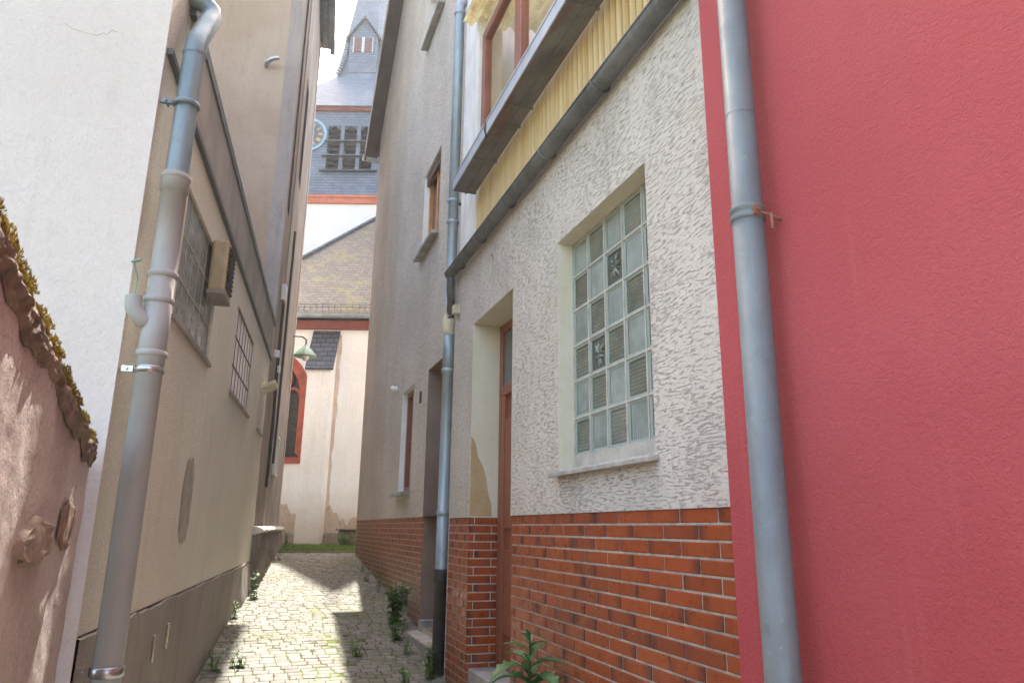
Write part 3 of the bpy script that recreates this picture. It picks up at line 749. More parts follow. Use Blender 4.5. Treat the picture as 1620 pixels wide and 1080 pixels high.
# drainpipe at the junction
ub, db, r = 6.30, 1.545, .052
mb = MB(); mb.tube([(ub, db, 1.27), (ub, db, 1.75), (ub, db, 1.751), (ub, db, 3.05), (ub, db, 3.051), (ub, db, 3.42), (ub, db, 3.421), (ub, db, 4.75), (ub, db, 4.751), (ub, db, 6.9)], [r, r, r*.96, r*.96, r, r, r*.94, r*.94, r*.97, r*.97], 24)
mb.tube([(ub, db, 6.9), (ub, db+.0, 6.95), (ub, db+.06, 7.05), (ub, db+.16, 7.15)], r*.97, 24)
P2 = part('drainpipe', mb, M['zinc'], B, recalc=False, label='pale zinc drainpipe between the two houses')
for z in (1.78, 3.04, 4.72, 4.50, 6.85):
    mb = MB(); mb.tube([(ub, db, z-.02), (ub, db, z-.014), (ub, db, z+.014), (ub, db, z+.02)], [r, r+.007, r+.007, r], 24, caps=False)
    part('collar', mb, M['zinc'], P2, recalc=False)
mb = MB(); mb.tube([(ub, db, 3.38), (ub, db, 3.395), (ub, db, 3.53), (ub, db, 3.56)], [r, r+.012, r+.012, r], 24, caps=False); mb.tube([(ub, db, 3.50), (ub-.05, db-.01, 3.56), (ub-.09, db-.02, 3.66)], .038, 14); part('branch', mb, M['ivory'], P2, recalc=False)
mb = MB(); mb.tube([(ub, db, -.1), (ub, db, 1.2), (ub, db, 1.205), (ub, db, 1.235), (ub, db, 1.27), (ub, db, 1.31), (ub, db, 1.315)], [r*1.02, r*1.02, r*1.12, r*1.3, r*1.12, r*1.3, r*1.0], 24); part('cast_iron_foot', mb, M['iron'], P2, recalc=False)
for z in (3.06, 4.73, 1.75):
    mb = MB(); mb.box(ub+.03, ub+.07, db, DB, z-.008, z+.008); part('clamp', mb, M['iron'], P2)

# ---------------------------------------------------------------- low house on the left (beige side, white gable)
DL = -.90
L = thing('low_house', 'low house with white gable end and beige side wall lining the left of the lane', 'house', FL, (6.5, DL, .4))
ZL0, ZL1 = 3.84, 4.33
h = [(4.13, 5.36, 2.76, 3.53, -.03, 0), (6.56, 8.05, 2.78, 3.56, -.04, 0), (9.15, 9.75, 2.78, 3.42, -.1, 0)]
mb = MB(); wall(mb, 3.28, 9.98, 1.23, ZL1, DL, h)
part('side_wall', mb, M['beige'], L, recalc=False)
mb = MB()
def grime(a, b):
    u = 3.28+6.7*a; zt = 1.215+.022*noise.noise(Vector((u*2.3, 0, 0)))+.012*noise.noise(Vector((u*9, 3, 0)))
    z = .0+(zt-.0)*b if True else 0
    d = DL+.012+.006*noise.noise(Vector((u*4, z*4, 1)))
    return (u, d, z)
mb.grid(grime, 120, 24)
V = []
mb.grid(lambda a, b: (3.28+6.7*a, DL+.012+.006*noise.noise(Vector(((3.28+6.7*a)*4, (1.215+.022*noise.noise(Vector(((3.28+6.7*a)*2.3, 0, 0)))+.012*noise.noise(Vector(((3.28+6.7*a)*9, 3, 0))))*4, 1)))-.03*b, 1.215+.022*noise.noise(Vector(((3.28+6.7*a)*2.3, 0, 0)))+.012*noise.noise(Vector(((3.28+6.7*a)*9, 3, 0)))+.012*b), 120, 1)
mb.face([(3.28, DL+.012, -.3), (9.98, DL+.012, -.3), (9.98, DL+.012, 0.0), (3.28, DL+.012, 0.0)])
part('plinth', mb, M['grime'], L, recalc=False)
# repaired patch of grey mortar on the beige wall
mb = MB(); P = []
for k in range(60):
    a = 2*pi*k/60; q = 1+.16*noise.noise(Vector((k*.35, 2, 0)))+.05*noise.noise(Vector((k*1.3, 5, 0)))
    P.append((5.19+.17*q*(abs(cos(a))**.7)*(1 if cos(a) > 0 else -1), 1.83+.27*q*(abs(sin(a))**.7)*(1 if sin(a) > 0 else -1)))
mb.face([(a, DL+.0035, b-.02) for a, b in P]); part('mortar_patch', mb, m_plain('grey_patch', (.40, .355, .30), .2, 8, .95, .8, 90, bdist=.01), L, recalc=False)
for a, z in ((4.62, 1.08), (4.98, 1.10)):
    mb = MB(); mb.tube([(a+.017+.006*(-1)**k, DL+.019, z-.16+k*.02) for k in range(8)], .007, 6)
    part('wall_tie', mb, M['ivory'], L, recalc=False)
# white gable end
mb = MB(); mb.mesh([(3.28, DL, -.6), (3.28, -8, -.6), (3.28, -8, ZL1), (3.28, -4.4, 8.2), (3.28, DL, ZL1), (3.28, DL, 1.0)], [(0, 1, 2, 3, 4, 5)])
part('gable_wall', mb, M['white'], L, recalc=False)
mb = MB(); mb.box(3.3, 9.97, -8, DL-.15, -.6, ZL0)
part('core_wall', mb, M['beige'], L)
mb = MB(); mb.prism([(3.26, DL-.02, ZL1+.01), (3.26, -4.4, 8.3), (3.26, -8.1, ZL1+.01)], (6.7, 0, 0)); part('roof', mb, M['slate'], L)
mb = MB(); mb.box(3.66, 9.98, DL-.04, DL+.022, ZL0, ZL1); part('fascia', mb, M['fascia'], L, bevel=.004)
mb = MB(); mb.box(3.60, 9.985, DL-.04, DL+.034, ZL1-.055, ZL1+.012); mb.box(3.30, 9.985, DL-.02, DL+.028, ZL0-.02, ZL0+.012); part('drip_edge', mb, M['edge'], L)
# crack repair on white wall
mb = MB(); mb.face([(3.2765, -1.06-.16*cos(t)*(1+.15*sin(3*t)), 3.80+.07*sin(t)) for t in [2*pi*k/16 for k in range(16)]]); 
cr = MB(); pts = [(3.2795, -1.34, 3.885), (3.2795, -1.30, 3.86), (3.2795, -1.24, 3.85), (3.2795, -1.20, 3.845), (3.2795, -1.17, 3.865), (3.2795, -1.155, 3.86), (3.2795, -1.14, 3.885), (3.2795, -1.11, 3.88)]
cr.tube(pts, .0011, 5); part('crack', cr, m_plain('pale_crack', (.50, .44, .38), .2, 30, .9), L, recalc=False)
# windows
def lwin(a, b, c, e, rows, cols, back, fm, gm, name='window', t=.012, pr=.003):
    mb = MB(); mb.box(a, b, DL+back-.01, DL+back, c, e); w = part(name, mb, gm, L)
    mb = MB()
    for i in range(rows+1): z = c+(e-c)*i/rows; mb.box(a, b, DL+back+.001, DL+back+pr+.002, max(c, z-t/2), min(e, z+t/2))
    for j in range(cols+1): u = a+(b-a)*j/cols; mb.box(max(a, u-t/2), min(b, u+t/2), DL+back+.0005, DL+back+pr, c, e)
    part('bars', mb, fm, w)
    mb = MB(); mb.box(a-.03, b+.03, DL-.02, DL+.022, c-.025, c+.002); part('sill', mb, M['fascia'], w)
    return w
lwin(4.13, 5.36, 2.76, 3.53, 3, 6, -.02, m_plain('pale_bar', (.42, .41, .37), .2, 9, .7), M['wired'], t=.010)
lwin(6.56, 8.05, 2.78, 3.56, 3, 7, -.02, M['darkwood'], m_plain('frosted_pane', (.62, .54, .54), .2, 5, .3, .1, 40), t=.014)
lwin(9.15, 9.75, 2.78, 3.42, 3, 2, -.08, M['whitepaint'], M['wired'], t=.03)
mb = MB(); mb.prism([(9.2, DL, 3.33), (9.2, DL+.16, 3.40), (9.2, DL+.16, 3.36), (9.2, DL, 3.29)], (.45, 0, 0)); part('tilted_vent_flap', mb, M['ivory'], L)
# extractor box
mb = MB(); mb.box(5.0, 5.30, DL, DL+.11, 3.19, 3.56); VB = part('extractor_box', mb, m_plain('yellowed_beige_box', (.46, .37, .22), .2, 8, .5, .1, 30, dirt=(.25, .19, .1)), L, bevel=.02)
mb = MB()
for k in range(9): mb.box(5.03, 5.27, DL+.108, DL+.125, 3.23+k*.034, 3.245+k*.034)
part('grille', mb, M['darkwood'], VB)
mb = MB(); mb.box(4.99, 5.31, DL, DL+.112, 3.17, 3.195); part('box_base', mb, M['fascia'], VB)
# drainpipe, zinc above and pvc below
ul, dl = 3.315, -.785; r = .054
mb = MB(); mb.tube([(ul, dl, 3.17), (ul+.02, dl, 3.88), (ul+.04, dl, 3.95), (ul+.27, dl, 4.26), (ul+.285, dl-.01, 4.31), (ul+.275, dl-.05, 4.345), (ul+.15, dl-.30, 4.42)], r*.93, 26)
P3 = part('drainpipe', mb, M['zinc_left'], L, recalc=False, label='left drainpipe, blue grey zinc over grey plastic')
mb = MB(); mb.tube([(ul, dl, -.3), (ul, dl, 2.30), (ul, dl, 2.301), (ul, dl, 2.62), (ul, dl, 2.621), (ul, dl, 3.12), (ul, dl, 3.121), (ul, dl, 3.21)], [r, r, r*1.03, r*1.03, r, r, r*1.1, r*1.1], 26)
mb.tube([(ul, dl, 2.50), (ul-.035, dl-.05, 2.50), (ul-.05, dl-.085, 2.55), (ul-.05, dl-.09, 2.60)], .034, 16)
for z in (2.36, 2.60, 2.72, 3.19): mb.tube([(ul, dl, z-.016), (ul, dl, z-.01), (ul, dl, z+.01), (ul, dl, z+.016)], [r, r+.009, r+.009, r], 26, caps=False)
part('plastic_pipe', mb, M['plastic'], P3, recalc=False)
def clampring(z, wid, mat):
    mb = MB(); mb.tube([(ul, dl, z-wid), (ul, dl, z-wid*.8), (ul, dl, z+wid*.8), (ul, dl, z+wid)], [r, r+.006, r+.006, r], 26, caps=False)
    mb.box(ul-.02, ul+.0, dl-.105, dl-.06, z-wid*.8, z+wid*.8); mb.tube([(ul, dl-.05, z), (ul, DL-.0, z)], .007, 8)
    mb.tube([(ul-.03, dl-.085, z), (ul+.03, dl-.085, z)], .006, 8)
    part('clamp', mb, mat, P3, recalc=False)
clampring(2.29, .016, M['steel']); clampring(1.10, .02, M['steel']); clampring(3.57, .012, M['zinc_left'])
mb = MB(); mb.tube([(ul+.02, dl, 3.85), (ul+.02, dl, 3.865)], r*.99, 24, caps=False); part('seam', mb, M['zinc_left'], P3, recalc=False)
mb = MB(); mb.tube([(ul-.06, DL+.01, 2.75), (ul-.055, DL+.03, 2.68), (ul-.05, dl-.09, 2.58)], .004, 6); mb.tube([(ul-.06, DL+.0, 2.75), (ul-.075, DL+.04, 2.76)], .006, 6)
part('copper_bleed_pipe', mb, M['copper'], P3, recalc=False)
# gutter piece by the elbow

# ---------------------------------------------------------------- tall house on the left
T = thing('tall_house', 'tall brown rendered house behind the low house, grimy flank down to the lane', 'house', FL, (12, -.9, 1.0))
mb = MB(); DT = -.915
wall(mb, 10.0, 14.9, 1.6, 12.2, DT, [(12.2, 12.75, 4.2, 5.9, -.10, 1), (12.2, 12.75, 7.6, 9.6, -.10, 1), (10.62, 10.95, 6.3, 11.6, -.05, 1)], 0)
mb.mesh([(9.99, DT, 3.2), (9.99, -8, 3.2), (9.99, -8, 12.2), (9.99, DT, 12.2)], [(0, 1, 2, 3)], 2)
mb.face([(14.9, DT, 0), (14.9, -8, 0), (14.9, -8, 12.2), (14.9, DT, 12.2)], 0)
mb.box(10.02, 14.85, -8, -1.2, 0, 12.1, 2)
flank = m_stucco('grimy_flank_render', (.30, .245, .21), (.42, .35, .31), 70, .6, .9, .9, (.10, .08, .07), (.07, .06, .05), (-.4, 2.0), gdist=.012)
part('wall', mb, [flank, M['darkwood'], M['brown']], T, recalc=False)
mb = MB(); mb.box(9.985, 10.16, -1.09, DT+.03, 3.84, 12.2); mb.box(14.7, 14.92, -1.2, DT+.02, 1.5, 12.2); mb.box(11.35, 11.6, -1.2, DT+.02, 1.6, 12.0)
part('corner_pilaster', mb, m_stucco('brown_grey_pilaster', (.38, .31, .275), (.46, .39, .345), 80, .5, .8, .5, (.12, .09, .08)), T)
mb = MB()
def rub(a, b):
    u = 9.9+5.05*a; z = .2+1.36*b
    p = Vector((u*1.6, z*2.2, 0)); d = -.80+.05*noise.noise(p)+.03*noise.noise(p*3.1)+.012*noise.noise(p*9)
    return (u, d, z)
mb.grid(rub, 190, 44)
mb.grid(lambda a, b: (9.9, -.80-.2*a+.03*noise.noise(Vector((9.9*1.6, b*4, 0)))*(1-a), .2+1.36*b), 3, 44)
part('rubble_plinth', mb, m_stucco('plinth_rubble', (.30, .25, .21), (.40, .35, .30), 50, .9, 2.5, .7, (.13, .10, .08), gdist=.02), T, recalc=False)
mb = MB()
def led(a, b):
    u = 9.88+5.1*a; th = pi*b; p = Vector((u*3, b*3, 4))
    return (u, -.93+.16*sin(th)+.015*noise.noise(p*2), 1.60+.05*-cos(th)*-1+.015*noise.noise(p))
mb.grid(led, 160, 10)
mb.face([tuple(Vector(led(0, k/10))+Vector((0,0,0))) for k in range(11)]); part('stone_ledge', mb, M['paleledge'], T, recalc=False)
# narrow footing strip at the far end of the low house
mb = MB()
mb.grid(lambda a, b: (8.3+1.6*a, -.905+.11*min(1, a*3)+.03*noise.noise(Vector((a*9, b*4, 2)))*(1-b)-.09*b, .45+.75*b), 40, 16)
part('footing', mb, M['grime'], L, recalc=False)
# eaves gutter of the tall house and its swan neck
mb = MB(); mb.box(9.8, 15.0, -1.4, -.70, 12.25, 12.3); mb.box(9.8, 15.1, -.698, -.6, 12.2, 12.42); mb.prism([(9.8, -.69, 12.32), (9.8, -4.5, 15.5), (9.8, -8.2, 12.32)], (5.2, 0, 0))
part('roof', mb, M['slate_dark'], T)
# cables and boxes on the flank
mb = MB()
for (u, d) in ((11.0, DT+.03), (11.25, DT+.03)): mb.tube([(u, d, 2.2), (u+.05, d+.01, 3.0), (u-.02, d, 3.8), (u, d, 5.0)], .012, 6)
mb.tube([(12.0, DT+.03, 2.6), (12.0, DT+.04, 6.5)], .02, 6)
part('cable', mb, M['iron'], T, recalc=False)
for bx in ((10.9, 11.1, .07, 4.95, 5.2), (11.2, 11.3, .06, 3.9, 4.0), (10.6, 10.66, .08, 4.0, 4.1)):
    mb = MB(); mb.box(bx[0], bx[1], DT, DT+bx[2], bx[3], bx[4]); part('cable_box', mb, M['whitegloss'], T, bevel=.005)
mb = MB(); mb.box(12.15, 12.8, DT-.02, DT+.05, 2.75, 3.45); mb2 = MB()
mb = MB()
for z in (2.45, 3.05): mb.box(12.3, 12.85, DT, DT+.05, z, z+.03)
for u in (12.3, 12.82): mb.box(u, u+.03, DT, DT+.045, 2.45, 3.08)
part('small_window_frame', mb, M['whitepaint'], T)
# bolt in the brown gable
mb = MB(); mb.tube([(9.99, -1.36, 8.26), (9.90, -1.34, 8.26), (9.85, -1.27, 8.30), (9.84, -1.17, 8.33)], [.03, .035, .035, .03], 12); part('wall_anchor', mb, M['steel'], T, recalc=False)

# bell lamp hung on the flank
LM = thing('wall_lamp', 'small pale green bell shaped lamp on the grimy flank of the tall house', 'lamp', FL, (14.7, -.9, 5.0))
lu, ld, lz = 14.6, -.66, 4.93
mb = MB(); mb.tube([(lu, ld, lz+.24), (lu, ld, lz+.20), (lu, ld, lz+.13), (lu, ld, lz+.05), (lu, ld, lz)], [.03, .06, .13, .20, .235], 24); part('lamp_shade', mb, M['greenmetal'], LM, recalc=False)
mb = MB(); mb.tube([(lu, ld, lz-.08), (lu, ld, lz-.03), (lu, ld, lz+.02)], [.05, .08, .08], 16); part('bulb_glass', mb, M['whitegloss'], LM, recalc=False)
mb = MB(); mb.tube([(lu, ld, lz+.22), (lu, ld, lz+.34), (lu, ld-.08, lz+.40), (lu, DT, lz+.40)], .016, 8); part('arm', mb, M['iron'], LM, recalc=False)

# ---------------------------------------------------------------- pink boundary wall
FP = Frame(math.atan2(-.64, 1.54))
pw0 = Vector((-1.0, 1.3, 0)); 
us = pw0.dot(FP.D); ds = pw0.dot(FP.N); ue = Vector((-1.66, 2.86, 0)).dot(FP.D)
PW = thing('boundary_wall', 'crumbling pink plastered wall with mossy top at the near left', 'wall', FP, (us, ds, 0))
def ptop(u): return 2.22+(1.965-2.22)*(u-us)/(ue-us)
def pface(a, b):
    u = us-2.2+(ue-us+2.2)*a; z = -.9+(ptop(u)+.9)*b
    p = Vector((u*1.3, z*1.3, 7)); return (u, ds+.035*noise.noise(p)*.45+.006*noise.noise(p*3.3)+.003*noise.noise(p*11)+.0015*noise.noise(p*30), z)
mb = MB(); mb.grid(pface, 230, 200)
mb.box(us-2.2, ue, ds-.35, ds-.05, -.9, 1.9)
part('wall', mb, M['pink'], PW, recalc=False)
def pcop(a, b):
    u = us-2.2+(ue+.02-us+2.2)*a; th = pi*1.15*b; p = Vector((u*6, b*4, 2)); q = Vector((u*25, b*9, 5))
    rr = 1+.45*noise.noise(p)+.35*noise.noise(q)+.2*noise.noise(q*2.3)
    return (u, ds-.05+.085*sin(th)*rr, ptop(u)-.005-.075*cos(th)*-1*(-1)*rr*(1 if b < .5 else 1.0)*-1 if False else ptop(u)+.02-.10*cos(pi-th)*-1*rr*(-1))
def pcop(a, b):
    u = us-2.2+(ue+.02-us+2.2)*a; th = -pi*.55+pi*1.15*b; p = Vector((u*6, b*4, 2)); q = Vector((u*25, b*9, 5))
    rr = .30*noise.noise(p)+.45*noise.noise(q)+.2*noise.noise(q*2.3)
    if b < .55: t = b/.55; return (u, ds+.006+.022*sin(pi*min(1, t*1.1))*(.6+rr)+.008*rr, ptop(u)-.10+.04*noise.noise(Vector((u*7, 0, 1)))*(1-t)+.10*t)
    t = (b-.55)/.45; return (u, ds+.02-.30*t+.015*rr, ptop(u)+.02*sin(pi*t)+.012*rr)
mb = MB(); mb.grid(pcop, 420, 26); part('coping', mb, M['darkstone'], PW, recalc=False)
mb = MB(); rng = random.Random(2)
for i in range(42000):
    a = rng.random(); b = .40+.24*rng.random(); u, d, z = pcop(a, b)
    if noise.noise(Vector((u*9, 0, 3))) < -.25: continue
    s = rng.uniform(.0015, .004); an = rng.uniform(0, 6.3); hz = rng.uniform(.002, .011)
    mb.face([(u+cos(an)*s, d+sin(an)*s, z-.002), (u-cos(an)*s, d-sin(an)*s, z-.002), (u+rng.uniform(-s, s), d+rng.uniform(-s, s)+.002, z+hz)], 0 if rng.random() < .72 else 1, rng.random())
o = part('moss', mb, [M['moss'], M['mossdark']], PW, recalc=False); o['kind'] = 'stuff'
def stone(mb, u0, u1, z0, z1, depth, seed, dbase):
    def fn(a, b):
        e = min(a, 1-a, b, 1-b)*7; e = min(1, e); e = sin(e*pi/2)
        ca, cb = a-.5, b-.5; p = Vector((a*3, b*2, seed*5)); q = Vector((a*9, b*6, seed*5))
        k = 1-.45*max(0, (abs(ca)*2)**2*(abs(cb)*2)**2)
        return (u0+(u1-u0)*(.5+ca*k+.10*noise.noise(p)+.03*noise.noise(q)), dbase+depth*e*(1+.6*noise.noise(p)+.25*noise.noise(q)), z0+(z1-z0)*(.5+cb*k+.16*noise.noise(p+Vector((0, 0, 9)))+.05*noise.noise(q)))
    mb.grid(fn, 40, 30, 0, True)
def blob(mb, u, z, ru, rz, depth, seed, dbase):
    n = 44; P = []
    rings = [(1, .0), (.98, .6), (.95, .9), (.90, 1.0), (.5, 1.04), (.2, 1.0)]
    for f, h in rings:
        P.append([(u+ru*f*cos(2*pi*k/n)*(1+.30*noise.noise(Vector((k*.35, seed, 0)))+.12*noise.noise(Vector((k*.9, seed, 0)))), dbase+depth*h*(1+.3*noise.noise(Vector((k*.3, seed, 4)))), z+rz*f*sin(2*pi*k/n)*(1+.30*noise.noise(Vector((k*.35, seed, 9)))+.12*noise.noise(Vector((k*.9, seed, 3))))) for k in range(n)])
    V = [v for r_ in P for v in r_]+[(u, dbase+depth, z)]
    F = [(i*n+k, i*n+(k+1) % n, (i+1)*n+(k+1) % n, (i+1)*n+k) for i in range(5) for k in range(n)]+[(5*n+k, 5*n+(k+1) % n, 6*n) for k in range(n)]
    mb.mesh(V, F, 0, .5, False)

mb = MB(); stone(mb, 2.20, 2.68, 1.535, 1.665, .022, 1, ds-.004)
part('exposed_stone', mb, M['stone'], PW, label='pale stone sticking out of the pink plaster')
mb = MB(); stone(mb, 2.80, 3.08, 1.56, 1.73, -.000+.007, 2, ds+.004); part('exposed_brick', mb, m_plain('exposed_brown_stone', (.27, .17, .12), .4, 14, .95, .8, 50, bdist=.01), PW)

# ---------------------------------------------------------------- church
CH = thing('church', 'limewashed church wall with mossy slate roof closing the end of the lane', 'church', FW, (-4, 16, 1.2))
mb = MB(); wy = 16.0
def cw(a, b):
    x = -7.0+8.0*a; z = .9+5.15*b
    return (x, wy+.03*noise.noise(Vector((x*.8, 0, z*.8)))-.02, z)
# wall sheet with a pointed window opening built from vertical strips
WX, WH = -5.12, .50
def arch_z(x):     # underside of the arch at x
    t = abs(x-WX)/WH
    if t >= 1: return 3.1
    R = 1.25*WH*1.6; cxx = R-WH
    return 4.50+sqrt(max(0, R*R-(abs(x-WX)+cxx)**2))
xs = [-7.0, -6.5, -6, WX-WH]+[WX-WH+2*WH*k/20 for k in range(1, 20)]+[WX+WH, -4.3, -4, -3.5, -3, -2, -1, 1, 4]
for a, b in zip(xs, xs[1:]):
    inn = WX-WH-1e-6 <= a and b <= WX+WH+1e-6
    if inn:
        mb.face([(a, wy, .9), (b, wy, .9), (b, wy, 3.1), (a, wy, 3.1)]); mb.face([(a, wy, arch_z(a) if a > WX-WH+1e-6 else 4.5), (b, wy, arch_z(b) if b < WX+WH-1e-6 else 4.5), (b, wy, 6.2), (a, wy, 6.2)])
    else: mb.face([(a, wy, .9), (b, wy, .9), (b, wy, 6.2), (a, wy, 6.2)])
mb.mesh([(-7, wy, .9), (-7, 23.2, .9), (-7, 23.2, 6.2), (-7, wy, 6.2)], [(0, 1, 2, 3)])
mb.mesh([(4, wy, .9), (4, 23.2, .9), (4, 23.2, 6.2), (4, wy, 6.2)], [(0, 1, 2, 3)])
mb.mesh([(4, 23.2, .9), (-7, 23.2, .9), (-7, 23.2, 6.2), (4, 23.2, 6.2)], [(0, 1, 2, 3)])
part('wall', mb, M['church'], CH, recalc=False)
# bare plaster zone low on the wall, ragged upper edge
mb = MB()
def bare(a, b):
    x = -6.5+5*a; top = 2.0+.55*noise.noise(Vector((x*1.3, 3, 0)))+.3*noise.noise(Vector((x*4, 5, 0)))+.12*noise.noise(Vector((x*13, 5, 0)))
    return (x, wy-.012-.035*(1-b)+.02*noise.noise(Vector((x*2, 0, b*3))), .9+(top-.9)*b)
mb.grid(bare, 260, 20); part('bare_plaster', mb, M['church_bare'], CH, recalc=False)
mb = MB()
def base_(a, b):
    x = -6.5+4.6*a; p = Vector((x*2.2, b*2, 1)); return (x, 15.97-.22*sin(b*pi/2)*(.6+.5*noise.noise(p)), 1.50+.06*noise.noise(p*1.5)-.5*b)
mb.grid(base_, 120, 10); part('rubble_footing', mb, m_stucco('footing_rubble', (.30, .23, .17), (.38, .31, .24), 40, .8, 3, .4, (.14, .14, .06), gdist=.02), CH, recalc=False)
# long damp seam beside the buttress
mb = MB()
def seam(a, b):
    z = 1.6+4.3*b; x = -3.92-.10*(1-b)+.03*noise.noise(Vector((0, 0, z*2)))
    w = .05+.05*noise.noise(Vector((z*3, 1, 0)))+.04*(1-b); return (x-w+2*w*a, wy-.006, z)
mb.grid(seam, 2, 70); part('damp_seam', mb, m_stucco('seam_plaster', (.58, .46, .37), (.70, .60, .52), 60, .5, 3, .4), CH, recalc=False)
mb = MB(); bx0, bx1 = -4.50, -3.98
mb.mesh([(bx0, 15.62, .9), (bx1, 15.62, .9), (bx1, 15.62, 5.08), (bx0, 15.62, 5.08), (bx0, wy, .9), (bx1, wy, .9), (bx1, wy, 5.9), (bx0, wy, 5.9)], [(0, 1, 2, 3), (0, 4, 7, 3), (1, 5, 6, 2), (3, 2, 6, 7)])
BT = part('buttress', mb, M['church'], CH, recalc=False)
mb = MB(); mb.mesh([(bx0-.05, 15.55, 5.03), (bx1+.05, 15.55, 5.03), (bx1+.05, 16.0, 6.0), (bx0-.05, 16.0, 6.0), (bx0-.05, 15.57, 4.99), (bx1+.05, 15.57, 4.99), (bx1+.05, 16.0, 5.94), (bx0-.05, 16.0, 5.94)], [(0, 1, 2, 3), (0, 1, 5, 4), (1, 2, 6, 5), (0, 3, 7, 4), (4, 5, 6, 7)])
part('slate_cap', mb, M['slate_dark'], BT)
# gothic window
mb = MB()
def archline(off, n=14):
    P = [(WX+WH+off, 3.1-off)]
    R = 1.25*WH*1.6; cxx = R-WH; Ro = R+off
    am = math.acos(cxx/Ro)
    for k in range(n+1):
        a = am*k/n; P.append((WX-cxx+Ro*cos(a), 4.5+Ro*sin(a)))
    return P
def arch_band(mb, o0, o1, y0, y1):
    A_, B_ = archline(o0), archline(o1)
    for sg in (1, -1):
        f = lambda p: (WX+sg*(p[0]-WX), p[1])
        for i in range(len(A_)-1):
            a, b, c, e = f(A_[i]), f(A_[i+1]), f(B_[i+1]), f(B_[i])
            mb.face([(a[0], y0, a[1]), (b[0], y0, b[1]), (c[0], y0, c[1]), (e[0], y0, e[1])]); mb.face([(a[0], y0, a[1]), (b[0], y0, b[1]), (b[0], y1, b[1]), (a[0], y1, a[1])])
            mb.face([(c[0], y0, c[1]), (e[0], y0, e[1]), (e[0], wy, e[1]), (c[0], wy, c[1])])
arch_band(mb, -.12, .10, wy-.02, wy+.3)
mb.box(WX-WH-.1, WX+WH+.1, wy-.021, wy+.3, 2.98, 3.12)
GW = part('window', mb, M['redstone'], CH, recalc=False)
mb = MB(); mb.box(WX-WH, WX+WH, wy+.2, wy+.22, 3.1, 5.6); part('leaded_glass', mb, m_plain('leaded_dark_glass', (.035, .038, .045), .4, 12, .25, .5, 25), GW)
mb = MB(); mb.box(WX-.04, WX+.04, wy+.08, wy+.16, 3.12, 4.6)
for cx in (WX-.19, WX+.19):
    mb.tube([(cx+.17*cos(a), wy+.12, 4.45+.22*sin(a)) for a in [pi*k/12 for k in range(13)]], .035, 8)
mb.tube([(WX+.15*cos(a), wy+.12, 4.88+.15*sin(a)) for a in [2*pi*k/16 for k in range(17)]], .035, 8)
part('tracery', mb, M['redstone'], GW, recalc=False)
mb = MB()
for k in range(9): mb.box(WX-WH+.1, WX+WH-.1, wy+.185, wy+.195, 3.25+k*.16, 3.262+k*.16)
part('glazing_bars', mb, M['iron'], GW)
# eaves
mb = MB(); mb.box(-7.1, 4.1, 15.90, 16.0, 6.02, 6.22); part('cornice', mb, m_plain('dark_red_cornice', (.19, .055, .045), .25, 5, .7), CH)
mb = MB(); P = [(15.83+.075*cos(pi+pi*k/10), 6.33+.075*sin(pi+pi*k/10)) for k in range(11)]
for (a, b) in zip(P, P[1:]): mb.face([(-7.2, a[0], a[1]), (4.1, a[0], a[1]), (4.1, b[0], b[1]), (-7.2, b[0], b[1])], 0, .5, True)
mb.box(-7.2, 4.1, 15.755, 16.0, 6.325, 6.345)
part('gutter', mb, M['zinc'], CH, recalc=False)
mb = MB(); E0, E1, RY, RZ = 15.85, 23.4, 19.62, 10.85
V = [(-7.1, E0, 6.35), (4.2, E0, 6.35), (4.2, E1, 6.35), (-7.1, E1, 6.35), (-3.33, RY, RZ), (4.2, RY, RZ)]
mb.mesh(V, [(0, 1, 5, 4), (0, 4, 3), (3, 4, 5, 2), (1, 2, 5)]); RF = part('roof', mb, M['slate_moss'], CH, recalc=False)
mb = MB(); a, b = Vector(V[0]), Vector(V[4])
mb.tube([a+(b-a)*k/30+Vector((0, 0, .02)) for k in range(31)], .05, 6)
part('hip_flashing', mb, M['slate_dark'], RF, recalc=False)
mb = MB()
for k in range(46):
    x = -6.9+k*.14
    mb.tube([(x, 15.98, 6.50), (x, 15.93, 6.62)], .008, 5)
for z, y in ((6.56, 15.955), (6.62, 15.93)): mb.tube([(-6.9, y, z), (-.6, y, z)], .01, 5)
part('snow_guard', mb, M['zinc_dark'], RF, recalc=False)

# tower
TW = thing('church_tower', 'church tower of white wall and blue slate with clock, louvres and pointed spire', 'tower', FW, (-5.52, 23.94, 1.2))
cx, cy, hf = -5.52, 23.94, 2.44
mb = MB(); mb.box(cx-hf, cx+hf, cy-hf, cy+hf, 1.0, 11.74); part('wall', mb, M['white'], TW)
mb = MB(); mb.box(cx-hf-.07, cx+hf+.07, cy-hf-.07, cy+hf+.07, 11.741, 12.0); mb.box(cx-hf-.1, cx+hf+.1, cy-hf-.1, cy+hf+.1, 11.93, 12.02); part('cornice', mb, M['terracotta'], TW)
